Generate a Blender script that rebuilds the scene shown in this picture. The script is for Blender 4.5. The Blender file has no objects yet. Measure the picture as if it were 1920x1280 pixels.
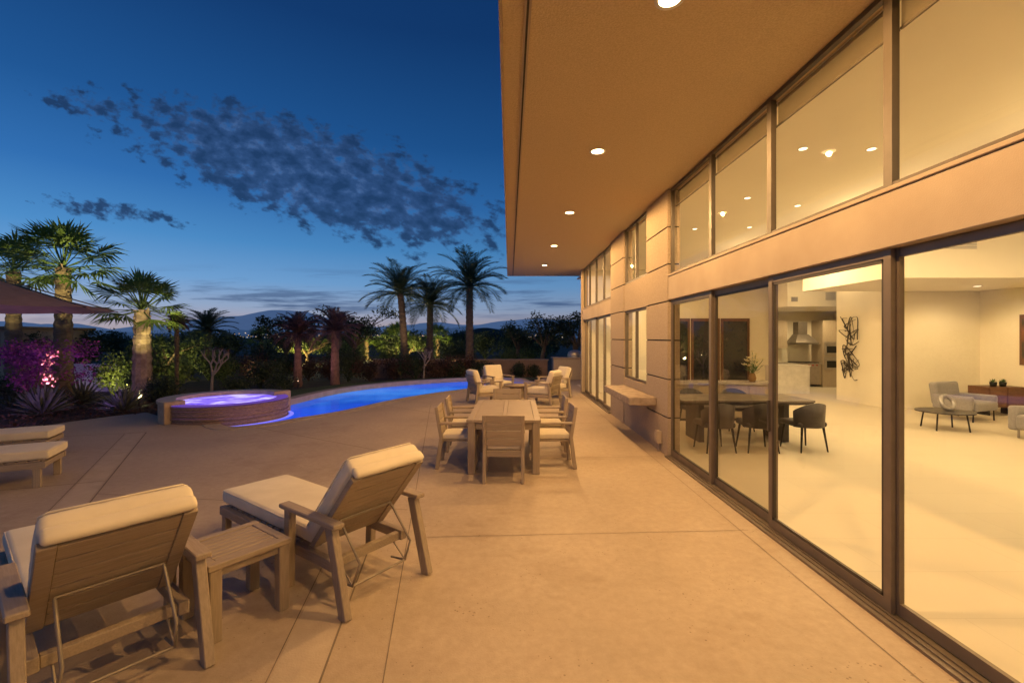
import bpy, bmesh, math, random
from mathutils import Vector, Matrix
from mathutils import noise as mn
random.seed(7)
C = bpy.context.scene.collection
R = math.radians
V = Vector

# ------------------------------------------------------------------ mesh collector
class MB:
    def __init__(s): s.v=[]; s.f=[]; s.mi=[]; s.sm=[]
    def add(s, vs, fs, M=None, mi=0, sm=False):
        o=len(s.v)
        for p in vs:
            p=V(p); s.v.append(tuple(M@p if M else p))
        for f in fs:
            s.f.append([i+o for i in f]); s.mi.append(mi); s.sm.append(sm)
    def box(s,x0,x1,y0,y1,z0,z1,M=None,mi=0):
        vs=[(x0,y0,z0),(x1,y0,z0),(x1,y1,z0),(x0,y1,z0),(x0,y0,z1),(x1,y0,z1),(x1,y1,z1),(x0,y1,z1)]
        s.add(vs,[(3,2,1,0),(4,5,6,7),(0,1,5,4),(1,2,6,5),(2,3,7,6),(3,0,4,7)],M,mi)
    def bar(s,p0,p1,w,d,up=(0,0,1),M=None,mi=0,w1=None,d1=None):
        p0=V(p0);p1=V(p1);t=(p1-p0).normalized();up=V(up)
        if abs(t.dot(up))>.98: up=V((0,1,0))
        x=t.cross(up).normalized();y=x.cross(t)
        w1=w if w1 is None else w1; d1=d if d1 is None else d1
        vs=[]
        for p,a,b in((p0,w,d),(p1,w1,d1)):
            for sx,sy in((-1,-1),(1,-1),(1,1),(-1,1)): vs.append(p+x*sx*a/2+y*sy*b/2)
        s.add(vs,[(3,2,1,0),(4,5,6,7),(0,1,5,4),(1,2,6,5),(2,3,7,6),(3,0,4,7)],M,mi)
    def tube(s,pts,r,n=8,M=None,mi=0,closed=False,sm=True):
        pts=[V(p) for p in pts]; k=len(pts)
        rs=r if isinstance(r,(list,tuple)) else [r]*k
        vs=[];fs=[];prev=None
        for i,p in enumerate(pts):
            if closed: t=(pts[(i+1)%k]-pts[i-1])
            else: t=pts[min(i+1,k-1)]-pts[max(i-1,0)]
            t=t.normalized() if t.length>1e-9 else V((0,0,1))
            if prev is None:
                a=V((0,0,1)) if abs(t.z)<.9 else V((1,0,0))
                x=t.cross(a).normalized()
            else:
                x=(prev-t*prev.dot(t)).normalized()
            prev=x; y=t.cross(x)
            for j in range(n):
                a=2*math.pi*j/n; vs.append(p+(x*math.cos(a)+y*math.sin(a))*rs[i])
        m=k if closed else k-1
        for i in range(m):
            for j in range(n):
                a=i*n+j;b=i*n+(j+1)%n;c=((i+1)%k)*n+(j+1)%n;d=((i+1)%k)*n+j
                fs.append((a,b,c,d))
        s.add(vs,fs,M,mi,sm)
        if not closed:
            s.add(vs[:n],[tuple(range(n))[::-1]],M,mi); s.add(vs[-n:],[tuple(range(n))],M,mi)
    def lathe(s,prof,n=24,M=None,mi=0,sm=True,a0=0,a1=2*math.pi):
        full=abs(a1-a0-2*math.pi)<1e-6; vs=[];fs=[];k=n if full else n+1
        for r,z in prof:
            for j in range(k):
                a=a0+(a1-a0)*j/n; vs.append((r*math.cos(a),r*math.sin(a),z))
        for i in range(len(prof)-1):
            for j in range(n):
                j2=(j+1)%k
                fs.append((i*k+j,i*k+j2,(i+1)*k+j2,(i+1)*k+j))
        s.add(vs,fs,M,mi,sm)
    def cushion(s,dx,dy,dz,r,M=None,puff=0,mi=0,inner=5):
        h=(dx/2,dy/2,dz/2)
        def ax(hh):
            rr=min(r,hh); l=[-hh,-hh+.12*rr,-hh+.35*rr,-hh+.65*rr,-hh+rr]
            for k in range(1,inner): l.append(-(hh-rr)+2*(hh-rr)*k/inner)
            return l+[-q for q in l[:5][::-1]]
        A=[ax(q) for q in h]; idx={};vs=[];fs=[]
        def vid(p):
            k=tuple(round(q,6) for q in p)
            if k in idx: return idx[k]
            q=[]
            for i in range(3):
                rr=min(r,h[i]); q.append(max(-(h[i]-rr),min(h[i]-rr,p[i])))
            q=V(q); d=V(p)-q
            if d.length>1e-9:
                rr=min(r,*h); d=d.normalized()*rr
            o=q+d
            u=max(0,1-(o.x/h[0])**2)*max(0,1-(o.y/h[1])**2)
            o.z+=puff*u*(1 if o.z>0 else -.3)
            w=mn.noise(o*9+V((dx*7,dy*5,dz)))*.006
            o+=d*(w/max(.01,d.length)) if d.length>1e-9 else V((0,0,0))
            idx[k]=len(vs); vs.append(o); return idx[k]
        for a in range(3):
            b,c=(a+1)%3,(a+2)%3
            for sg in(-1,1):
                for i in range(len(A[b])-1):
                    for j in range(len(A[c])-1):
                        qs=[]
                        for di,dj in((0,0),(1,0),(1,1),(0,1)):
                            p=[0,0,0];p[a]=sg*h[a];p[b]=A[b][i+di];p[c]=A[c][j+dj]; qs.append(vid(p))
                        if len(set(qs))>=3:
                            if sg<0: qs=qs[::-1]
                            fs.append(tuple(dict.fromkeys(qs)))
        s.add(vs,fs,M,mi,True)
    def build(s,name,mats,parent=None,bevel=0,segs=1):
        me=bpy.data.meshes.new(name)
        me.from_pydata(s.v,[],s.f)
        if not isinstance(mats,(list,tuple)): mats=[mats]
        for m in mats: me.materials.append(m)
        me.polygons.foreach_set('material_index',s.mi)
        me.polygons.foreach_set('use_smooth',s.sm)
        if bevel:
            bm=bmesh.new();bm.from_mesh(me)
            bmesh.ops.bevel(bm,geom=bm.edges[:],offset=bevel,segments=segs,affect='EDGES',clamp_overlap=True)
            bm.to_mesh(me);bm.free()
        me.update()
        o=bpy.data.objects.new(name,me); C.objects.link(o)
        if parent: o.parent=parent
        return o

def tag(o,label=None,cat=None,group=None,kind=None):
    if label:o['label']=label
    if cat:o['category']=cat
    if group:o['group']=group
    if kind:o['kind']=kind
    return o
def thing(name,label,cat,loc=(0,0,0),rz=0,group=None):
    o=bpy.data.objects.new(name,None);C.objects.link(o);o.empty_display_size=.2
    o.location=loc;o.rotation_euler=(0,0,rz)
    return tag(o,label,cat,group)
def copy_tree(o,parent=None):
    c=o.copy();C.objects.link(c)
    if parent:c.parent=parent
    for ch in list(o.children): copy_tree(ch,c)
    return c
def place(proto,used,loc,rz,label):
    o=proto if not used else copy_tree(proto)
    o.location=loc;o.rotation_euler=(0,0,rz);o['label']=label
    return o

# ------------------------------------------------------------------ materials
def nt(m):
    m.use_nodes=True;t=m.node_tree;t.nodes.clear();return t
def N(t,ty,**kw):
    n=t.nodes.new(ty)
    for k,v in kw.items(): setattr(n,k[1:],v)
    return n
def ramp(t,fac,stops):
    r=t.nodes.new('ShaderNodeValToRGB');e=r.color_ramp.elements
    while len(e)<len(stops):e.new(.5)
    for i,(p,c) in enumerate(stops):
        e[i].position=p;e[i].color=tuple(c)+(1,)
    t.links.new(fac,r.inputs[0]);return r
def mat(name,c1,c2=None,scale=6,rough=.6,metal=0,bump=0,bscale=60,stretch=(1,1,1),spec=.4,sheen=0,lo=.35,hi=.65,transl=0,emit=0,emitc=None,detail=6):
    m=bpy.data.materials.new(name);t=nt(m);L=t.links.new
    out=N(t,'ShaderNodeOutputMaterial');b=N(t,'ShaderNodeBsdfPrincipled')
    b.inputs['Metallic'].default_value=metal
    b.inputs['Specular IOR Level'].default_value=spec
    if sheen:b.inputs['Sheen Weight'].default_value=sheen
    tc=N(t,'ShaderNodeTexCoord');mp=N(t,'ShaderNodeMapping');mp.inputs['Scale'].default_value=stretch
    L(tc.outputs['Object'],mp.inputs[0])
    if c2 is None:c2=tuple(q*.86 for q in c1)
    no=N(t,'ShaderNodeTexNoise');no.inputs['Scale'].default_value=scale;no.inputs['Detail'].default_value=detail;no.inputs['Roughness'].default_value=.6
    L(mp.outputs[0],no.inputs['Vector'])
    r=ramp(t,no.outputs[0],[(lo,c1),(hi,c2)]);L(r.outputs[0],b.inputs['Base Color'])
    rr=N(t,'ShaderNodeMapRange');rr.inputs['To Min'].default_value=max(.02,rough-.08);rr.inputs['To Max'].default_value=min(1,rough+.1)
    L(no.outputs[0],rr.inputs[0]);L(rr.outputs[0],b.inputs['Roughness'])
    if bump:
        n2=N(t,'ShaderNodeTexNoise');n2.inputs['Scale'].default_value=bscale;n2.inputs['Detail'].default_value=3
        L(mp.outputs[0],n2.inputs['Vector'])
        bp=N(t,'ShaderNodeBump');bp.inputs['Strength'].default_value=bump;bp.inputs['Distance'].default_value=.01
        L(n2.outputs[0],bp.inputs['Height']);L(bp.outputs[0],b.inputs['Normal'])
    if emit:
        b.inputs['Emission Strength'].default_value=emit;b.inputs['Emission Color'].default_value=tuple(emitc)+(1,)
    if transl:
        tr=N(t,'ShaderNodeBsdfTranslucent');L(r.outputs[0],tr.inputs[0])
        mx=N(t,'ShaderNodeMixShader');mx.inputs[0].default_value=transl
        L(b.outputs[0],mx.inputs[1]);L(tr.outputs[0],mx.inputs[2]);L(mx.outputs[0],out.inputs[0])
    else: L(b.outputs[0],out.inputs[0])
    return m
def emis(name,c,s):
    m=bpy.data.materials.new(name);t=nt(m);o=N(t,'ShaderNodeOutputMaterial');e=N(t,'ShaderNodeEmission')
    e.inputs[0].default_value=tuple(c)+(1,);e.inputs[1].default_value=s;t.links.new(e.outputs[0],o.inputs[0]);return m
def glass(name,tint,refl=1.0):
    m=bpy.data.materials.new(name);t=nt(m);L=t.links.new
    o=N(t,'ShaderNodeOutputMaterial');tr=N(t,'ShaderNodeBsdfTransparent');tr.inputs[0].default_value=tuple(tint)+(1,)
    g=N(t,'ShaderNodeBsdfGlossy');g.inputs['Roughness'].default_value=.0
    lw=N(t,'ShaderNodeLayerWeight');lw.inputs[0].default_value=.5
    pw=N(t,'ShaderNodeMath',_operation='POWER');L(lw.outputs['Facing'],pw.inputs[0]);pw.inputs[1].default_value=5
    mu=N(t,'ShaderNodeMath',_operation='MULTIPLY_ADD');mu.inputs[1].default_value=.55*refl;mu.inputs[2].default_value=.045*refl;L(pw.outputs[0],mu.inputs[0])
    mx=N(t,'ShaderNodeMixShader');L(mu.outputs[0],mx.inputs[0]);L(tr.outputs[0],mx.inputs[1]);L(g.outputs[0],mx.inputs[2]);L(mx.outputs[0],o.inputs[0])
    return m
def sheer(name,col,f):
    m=bpy.data.materials.new(name);t=nt(m);L=t.links.new
    o=N(t,'ShaderNodeOutputMaterial');tr=N(t,'ShaderNodeBsdfTransparent');tr.inputs[0].default_value=(.66,.60,.50,1)
    d=N(t,'ShaderNodeBsdfDiffuse');d.inputs[0].default_value=tuple(col)+(1,)
    mx=N(t,'ShaderNodeMixShader');mx.inputs[0].default_value=f
    L(tr.outputs[0],mx.inputs[1]);L(d.outputs[0],mx.inputs[2]);L(mx.outputs[0],o.inputs[0]);return m

W1=(.345,.268,.193);W2=(.275,.212,.15)
wood_x=mat('weathered_wood_x',W1,W2,scale=9,stretch=(.6,9,9),rough=.55,bump=.14,bscale=14)
wood_y=mat('weathered_wood_y',W1,W2,scale=9,stretch=(9,.6,9),rough=.55,bump=.14,bscale=14)
wood_z=mat('weathered_wood_z',W1,W2,scale=9,stretch=(9,9,.6),rough=.55,bump=.14,bscale=14)
fabric=mat('cream_canvas',(.72,.63,.48),(.64,.55,.41),scale=3,rough=.9,bump=.35,bscale=420,sheen=.2,spec=.15)
bracketm=mat('bronze_tube',(.30,.25,.20),rough=.5,metal=.4)
steel=mat('dull_steel',(.42,.38,.34),rough=.4,metal=.8)
steeld=mat('smoked_steel',(.22,.195,.17),rough=.4,metal=.8)
stucco=mat('stucco',(.42,.335,.245),(.345,.272,.198),scale=38,rough=.9,bump=.3,bscale=90,spec=.1,detail=4)
stucco_s=mat('soffit_stucco',(.61,.475,.295),(.505,.39,.235),scale=75,rough=.95,bump=.7,bscale=80,spec=.1,detail=4)
beamm=mat('smooth_stucco',(.44,.355,.265),(.39,.31,.23),scale=1.6,rough=.8,bump=.12,bscale=120,spec=.2)
bronze=mat('bronze_aluminium',(.20,.155,.113),(.175,.135,.097),rough=.42,metal=.25)
mullion=mat('dark_mullion',(.115,.092,.072),(.10,.08,.062),rough=.45,metal=.25)
dbronze=mat('dark_bronze',(.08,.065,.05),rough=.45,metal=.3)
groove=mat('dark_joint',(.05,.04,.033),rough=.9)
jointm=mat('patio_joint',(.23,.175,.13),(.15,.115,.085),scale=3,rough=.9)
wallpaint=mat('warm_white_paint',(.80,.745,.61),(.77,.715,.58),scale=1.5,rough=.8,spec=.2)
ceilpaint=mat('ceiling_paint',(.82,.765,.63),(.80,.745,.61),scale=1,rough=.9,spec=.1)
clear=glass('clear_glass',(.96,.95,.92))
screen=glass('screened_glass',(.58,.535,.47),1.2)
blindm=sheer('blind_fabric',(.17,.145,.115),.4)
blindt=mat('blind_tube',(.12,.098,.075),rough=.7)
white=mat('white_lacquer',(.75,.72,.66),rough=.35)
dark=mat('dark_leather',(.055,.05,.05),(.04,.036,.036),rough=.45,bump=.1,bscale=200)
darktop=mat('smoked_stone',(.20,.17,.145),(.13,.11,.095),scale=5,rough=.3)
black=mat('black_metal',(.02,.02,.02),rough=.45,metal=.4)
walnut=mat('walnut',(.16,.075,.04),(.10,.045,.025),scale=8,stretch=(.8,8,8),rough=.4)
oak=mat('pale_oak_cabinet',(.42,.35,.26),(.37,.30,.22),scale=6,stretch=(6,6,.7),rough=.4)
marble=mat('grey_marble',(.48,.44,.39),(.28,.26,.23),scale=4,rough=.25,lo=.4,hi=.75,stretch=(1,3,1))
greyfab=mat('grey_fabric',(.27,.26,.27),(.23,.22,.23),scale=30,rough=.95,bump=.2,bscale=300,sheen=.2)
stone=mat('rough_stone',(.38,.30,.225),(.26,.195,.145),scale=9,rough=.85,bump=.8,bscale=22)
can=emis('lamp_glow',(1,.74,.36),14)
can_in=emis('lamp_glow_inside',(1,.84,.55),4)
trim=mat('lamp_trim',(.7,.66,.58),rough=.5)

def concrete():
    m=bpy.data.materials.new('patio_concrete');t=nt(m);L=t.links.new
    out=N(t,'ShaderNodeOutputMaterial');b=N(t,'ShaderNodeBsdfPrincipled');b.inputs['Specular IOR Level'].default_value=.35
    tc=N(t,'ShaderNodeTexCoord')
    def no(s,d=6,ro=.6):
        n=N(t,'ShaderNodeTexNoise');n.inputs['Scale'].default_value=s;n.inputs['Detail'].default_value=d;n.inputs['Roughness'].default_value=ro
        L(tc.outputs['Object'],n.inputs['Vector']);return n
    def mul(f,a,b_):
        x=N(t,'ShaderNodeMix',_data_type='RGBA',_blend_type='MULTIPLY')
        if isinstance(f,(int,float)):x.inputs[0].default_value=f
        else:L(f,x.inputs[0])
        L(a,x.inputs[6])
        if isinstance(b_,tuple):x.inputs[7].default_value=b_+(1,)
        else:L(b_,x.inputs[7])
        return x.outputs[2]
    a=no(.7,8,.62);r1=ramp(t,a.outputs[0],[(.30,(.37,.285,.20)),(.50,(.425,.33,.237)),(.70,(.475,.375,.275))])
    f=no(13,8,.78);r2=ramp(t,f.outputs[0],[(.30,(.84,.82,.80)),(.70,(1.07,1.07,1.07))])
    c=mul(1,r1.outputs[0],r2.outputs[0])
    vo=N(t,'ShaderNodeTexVoronoi');vo.inputs['Scale'].default_value=24;L(tc.outputs['Object'],vo.inputs['Vector'])
    n3=no(2.2,4);md=N(t,'ShaderNodeMapRange');md.inputs['From Min'].default_value=.44;md.inputs['From Max'].default_value=.72;md.inputs['To Min'].default_value=0;md.inputs['To Max'].default_value=.24
    L(n3.outputs[0],md.inputs[0])
    lt=N(t,'ShaderNodeMath',_operation='LESS_THAN');L(vo.outputs[0],lt.inputs[0]);L(md.outputs[0],lt.inputs[1])
    c=mul(lt.outputs[0],c,(.64,.60,.56))
    s=no(.4,5,.7);rs=ramp(t,s.outputs[0],[(.55,(1,1,1)),(.60,(.90,.88,.86)),(.68,(.97,.965,.96))])
    c=mul(1,c,rs.outputs[0])
    L(c,b.inputs['Base Color'])
    rr=N(t,'ShaderNodeMapRange');rr.inputs['To Min'].default_value=.45;rr.inputs['To Max'].default_value=.75;L(a.outputs[0],rr.inputs[0]);L(rr.outputs[0],b.inputs['Roughness'])
    g=no(90,3);ad=N(t,'ShaderNodeMath',_operation='SUBTRACT');L(g.outputs[0],ad.inputs[0]);L(lt.outputs[0],ad.inputs[1])
    bp=N(t,'ShaderNodeBump');bp.inputs['Strength'].default_value=.4;bp.inputs['Distance'].default_value=.006
    L(ad.outputs[0],bp.inputs['Height']);L(bp.outputs[0],b.inputs['Normal']);L(b.outputs[0],out.inputs[0]);return m
conc=concrete()

def tilefloor():
    m=bpy.data.materials.new('interior_tile');t=nt(m);L=t.links.new
    out=N(t,'ShaderNodeOutputMaterial');b=N(t,'ShaderNodeBsdfPrincipled')
    tc=N(t,'ShaderNodeTexCoord');br=N(t,'ShaderNodeTexBrick');br.offset=.5
    br.inputs['Scale'].default_value=1;br.inputs['Mortar Size'].default_value=.003;br.inputs['Brick Width'].default_value=1.2;br.inputs['Row Height'].default_value=.6
    br.inputs['Color1'].default_value=(.62,.56,.45,1);br.inputs['Color2'].default_value=(.605,.545,.437,1);br.inputs['Mortar'].default_value=(.54,.48,.38,1)
    L(tc.outputs['Object'],br.inputs[0]);L(br.outputs[0],b.inputs['Base Color'])
    b.inputs['Roughness'].default_value=.55;b.inputs['Specular IOR Level'].default_value=.22
    L(b.outputs[0],out.inputs[0]);return m
tile=tilefloor()

# ------------------------------------------------------------------ camera
cam=bpy.data.cameras.new('camera');co=bpy.data.objects.new('camera',cam);C.objects.link(co)
cam.lens=16;cam.sensor_width=36;cam.shift_x=.0026;cam.shift_y=-.0036;cam.clip_end=20000;cam.clip_start=.05
co.location=(0,0,1.85);co.rotation_euler=(R(90),0,0);bpy.context.scene.camera=co
bpy.context.scene.view_settings.view_transform='Standard'

# ------------------------------------------------------------------ world
def world():
    w=bpy.data.worlds.new('World');bpy.context.scene.world=w;w.use_nodes=True
    t=w.node_tree;t.nodes.clear();L=t.links.new
    out=N(t,'ShaderNodeOutputWorld');tc=N(t,'ShaderNodeTexCoord');sp=N(t,'ShaderNodeSeparateXYZ');L(tc.outputs['Generated'],sp.inputs[0])
    def M(op,a,b=None,cl=False):
        n=N(t,'ShaderNodeMath',_operation=op);n.use_clamp=cl
        for i,q in enumerate((a,b)):
            if q is None:continue
            if isinstance(q,(int,float)):n.inputs[i].default_value=q
            else:L(q,n.inputs[i])
        return n.outputs[0]
    x,y,z=sp.outputs
    base=ramp(t,z,[(0,(.010,.014,.028)),(.002,(.34,.29,.32)),(.03,(.37,.34,.41)),(.06,(.27,.36,.53)),(.11,(.145,.325,.60)),(.18,(.064,.24,.53)),(.27,(.026,.142,.405)),(.38,(.0115,.085,.275)),(.55,(.0052,.042,.16)),(1,(.003,.022,.10))])
    hx=N(t,'ShaderNodeMapRange');hx.inputs['From Min'].default_value=-.8;hx.inputs['From Max'].default_value=.1;hx.inputs['To Min'].default_value=1.12;hx.inputs['To Max'].default_value=.84;L(x,hx.inputs[0])
    def mixc(f,c1,c2,bt='MIX'):
        n=N(t,'ShaderNodeMix',_data_type='RGBA',_blend_type=bt)
        for i,q in((0,f),(6,c1),(7,c2)):
            if isinstance(q,(int,float)):n.inputs[i].default_value=q
            elif isinstance(q,tuple):n.inputs[i].default_value=q+(1,)
            else:L(q,n.inputs[i])
        return n.outputs[2]
    sky=mixc(1.0,base.outputs[0],hx.outputs[0],'MULTIPLY')
    ym=M('MAXIMUM',y,.05);a=M('DIVIDE',x,ym);b=M('DIVIDE',z,ym)
    def blob(ca,cb,ang,la,lb):
        da=M('ADD',a,-ca);db=M('ADD',b,-cb);c,s=math.cos(ang),math.sin(ang)
        u=M('ADD',M('MULTIPLY',da,c),M('MULTIPLY',db,s));v=M('ADD',M('MULTIPLY',da,-s),M('MULTIPLY',db,c))
        q=M('ADD',M('POWER',M('ABSOLUTE',M('DIVIDE',u,la)),2),M('POWER',M('ABSOLUTE',M('DIVIDE',v,lb)),2))
        return M('MAXIMUM',M('SUBTRACT',1,q),-1.5),u,v
    def noise(vec,s,d,ro=.6):
        n=N(t,'ShaderNodeTexNoise');n.inputs['Scale'].default_value=s;n.inputs['Detail'].default_value=d;n.inputs['Roughness'].default_value=ro;L(vec,n.inputs['Vector']);return n.outputs[0]
    def comb(p,q,kx=1,ky=1):
        n=N(t,'ShaderNodeCombineXYZ');L(M('MULTIPLY',p,kx),n.inputs[0]);L(M('MULTIPLY',q,ky),n.inputs[1]);return n.outputs[0]
    m1,u,v=blob(-.44,.362,R(-17),.47,.118)
    m2,u2,v2=blob(-.88,.28,R(-8),.20,.035)
    m3,u3,v3=blob(-.93,.51,R(-15),.15,.04)
    nz=noise(comb(u,v,1,1.7),20,7,.55);big=noise(comb(u,v,1,1.5),5,3);fine=noise(comb(u,v,1,1.6),46,4,.55)
    tex=M('ADD',M('MULTIPLY',M('SUBTRACT',nz,.5),6.8),M('ADD',M('MULTIPLY',M('SUBTRACT',big,.5),1.3),M('MULTIPLY',M('SUBTRACT',fine,.5),3.0)))
    def dens(m,k,off):
        return M('ADD',tex,M('ADD',M('MULTIPLY',m,k),off),True)
    d1=dens(m1,2.1,-.18);d2=dens(m2,1.7,-1.0);d3=dens(m3,1.5,-.85)
    d=M('MULTIPLY',M('MAXIMUM',d1,M('MAXIMUM',d2,d3)),.90)
    ccol=ramp(t,nz,[(.36,(.060,.125,.29)),(.46,(.026,.070,.19)),(.62,(.011,.037,.108))])
    sky=mixc(d,sky,ccol.outputs[0])
    st=noise(comb(a,b,2.0,24),1.6,7,.6)
    band=M('MULTIPLY',M('MULTIPLY',M('SUBTRACT',b,.025),22,True),M('SUBTRACT',1,M('MULTIPLY',M('SUBTRACT',b,.08),12,True)),True)
    sk=M('MULTIPLY',M('MULTIPLY',M('SUBTRACT',st,.49),9,True),band)
    sk=M('MULTIPLY',sk,.85)
    sky=mixc(sk,sky,(.05,.10,.22))
    bg=N(t,'ShaderNodeBackground');L(sky,bg.inputs[0]);bg.inputs[1].default_value=1.0
    ns=N(t,'ShaderNodeTexSky');ns.sky_type='NISHITA';ns.sun_disc=False;ns.sun_elevation=R(-3);ns.sun_rotation=R(-60)
    b2=N(t,'ShaderNodeBackground');L(ns.outputs[0],b2.inputs[0]);b2.inputs[1].default_value=.02
    ad=N(t,'ShaderNodeAddShader');L(bg.outputs[0],ad.inputs[0]);L(b2.outputs[0],ad.inputs[1]);L(ad.outputs[0],out.inputs[0])
world()

def lamp(kind,loc,e,col,size=.06,spot=None,rot=(0,0,0),blend=.6):
    l=bpy.data.lights.new('lamp',kind);l.energy=e;l.color=col
    l.shadow_soft_size=size
    if spot:l.spot_size=R(spot);l.spot_blend=blend
    o=bpy.data.objects.new('lamp_light',l);C.objects.link(o);o.location=loc;o.rotation_euler=rot;return o
def aim(o,tgt):
    o.rotation_euler=(V(tgt)-o.location).to_track_quat('-Z','Y').to_euler()

# ------------------------------------------------------------------ curves
def catmull(P,closed,k=6):
    n=len(P);o=[]
    for i in range(n if closed else n-1):
        g=lambda j:V(P[j%n]) if closed else V(P[max(0,min(n-1,j))])
        p0,p1,p2,p3=g(i-1),g(i),g(i+1),g(i+2)
        for q in range(k):
            t=q/k
            o.append(.5*((2*p1)+(p2-p0)*t+(2*p0-5*p1+4*p2-p3)*t*t+(3*p1-p0-3*p2+p3)*t**3))
    if not closed:o.append(V(P[-1]))
    return o
def offs(P,d,closed=True):
    o=[];n=len(P)
    for i in range(n):
        a=P[i-1] if (closed or i>0) else P[i];b=P[(i+1)%n] if (closed or i<n-1) else P[i]
        t=(b-a).normalized();o.append(P[i]+V((t.y,-t.x))*d)
    return o

# ------------------------------------------------------------------ ground, patio, pool
def sheet(poly,z,depth=0):
    mb=MB();n=len(poly)
    mb.add([(p[0],p[1],z) for p in poly],[tuple(range(n))])
    if depth:
        for i in range(n):
            a,b=poly[i],poly[(i+1)%n]
            mb.add([(a[0],a[1],z),(a[0],a[1],z-depth),(b[0],b[1],z-depth),(b[0],b[1],z)],[(0,1,2,3)])
    return mb
soil=mat('garden_soil',(.055,.04,.03),(.03,.024,.018),scale=3,rough=.95,bump=.8,bscale=15)
g=sheet([(-9000,-9000),(9000,-9000),(9000,9000),(-9000,9000)],-.15).build('ground',soil);tag(g,kind='structure')

poolN=[(-5.9,9.5),(-5.31,9.74),(-4.87,10.5),(-4.25,11.5),(-3.22,14.1),(-1.46,16.6),(.4,18.0)]
poolE=[(1.0,18.7),(.5,19.5)]
poolF=[(-1.3,20.1),(-3.4,19.0),(-5.13,17.2),(-5.96,15.2),(-6.26,12.7),(-6.6,10.6)]
pool=catmull(poolN+poolE+poolF,True)
ni=(len(poolN)-1)*6+1
near=pool[:ni]
e_i=(len(poolN)+1)*6
patio=[(-40,-6),(2.6,-6),(2.6,15.45),(8,15.45),(8,21.7),(1.8,21.7),(1.35,20.3),(1.3,18.9),(1.05,18.65)]
pp=[tuple(p) for p in pool[6*len(poolN):ni-2:-1]]+[tuple(p) for p in near[::-1][1:]]
patio+=pp+[(-6.3,9.6),(-7.4,9.9),(-8.2,10.7),(-9.0,11.3),(-9.35,10.8),(-9.7,10.05),(-9.87,8.8),(-13,7.9),(-40,7.0)]
mb=sheet(patio,0,.3)
def joint(p,q,w=.014):
    p=V(p);q=V(q);d=(q-p).normalized();s=V((-d.y,d.x))*w/2
    mb.add([tuple(p-s)+(.003,),tuple(p+s)+(.003,),tuple(q+s)+(.003,),tuple(q-s)+(.003,)],[(3,2,1,0)],mi=1)
joint((-.54,1.5),(-1.345,6.95),.007);joint((-1.345,6.95),(-2.15,12.4),.008)
joint((-.865,4.22),(2.3,4.38),.006);joint((-1.33,6.9),(2.3,7.1),.007);joint((-1.75,9.6),(2.3,9.9),.009)
joint((-.93,1.8),(-1.22,3.9),.012);joint((-1.2,1.8),(-1.55,3.9),.007)
joint((-1.22,3.9),(-1.6,6.5),.007)
joint((-7.1,8.9),(-4.2,4.3),.016);joint((-4.2,4.3),(-2.0,.9),.014);joint((-7.4,8.75),(-4.5,4.2),.01)
joint((-7.1,8.9),(-14,7.0),.014);joint((-5.4,9.5),(-2.2,7.5),.012);joint((-2.2,7.5),(-1.345,6.95),.01)
joint((-4.9,5.4),(-1.1,4.9),.009);joint((-5.2,5.9),(-12,3.2),.012)
joint((-3.6,12.6),(-1.9,11.2),.012);joint((-1.9,11.2),(2.3,11.4),.01)
joint((2.22,-4),(2.22,15.3),.006)
def bandq(p,q,w):
    p=V(p);q=V(q);d=(q-p).normalized();s=V((-d.y,d.x))*w/2
    mb.add([tuple(p-s)+(.0022,),tuple(p+s)+(.0022,),tuple(q+s)+(.0022,),tuple(q-s)+(.0022,)],[(3,2,1,0)],mi=2)
bandq((-1.06,1.8),(-1.385,3.9),.27);bandq((-7.25,8.82),(-4.35,4.25),.26)
bandm=mat('brushed_band',(.48,.38,.28),(.42,.33,.24),scale=5,rough=.7,bump=.3,bscale=80)
o=mb.build('patio',[conc,jointm,bandm]);tag(o,kind='structure')

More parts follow.
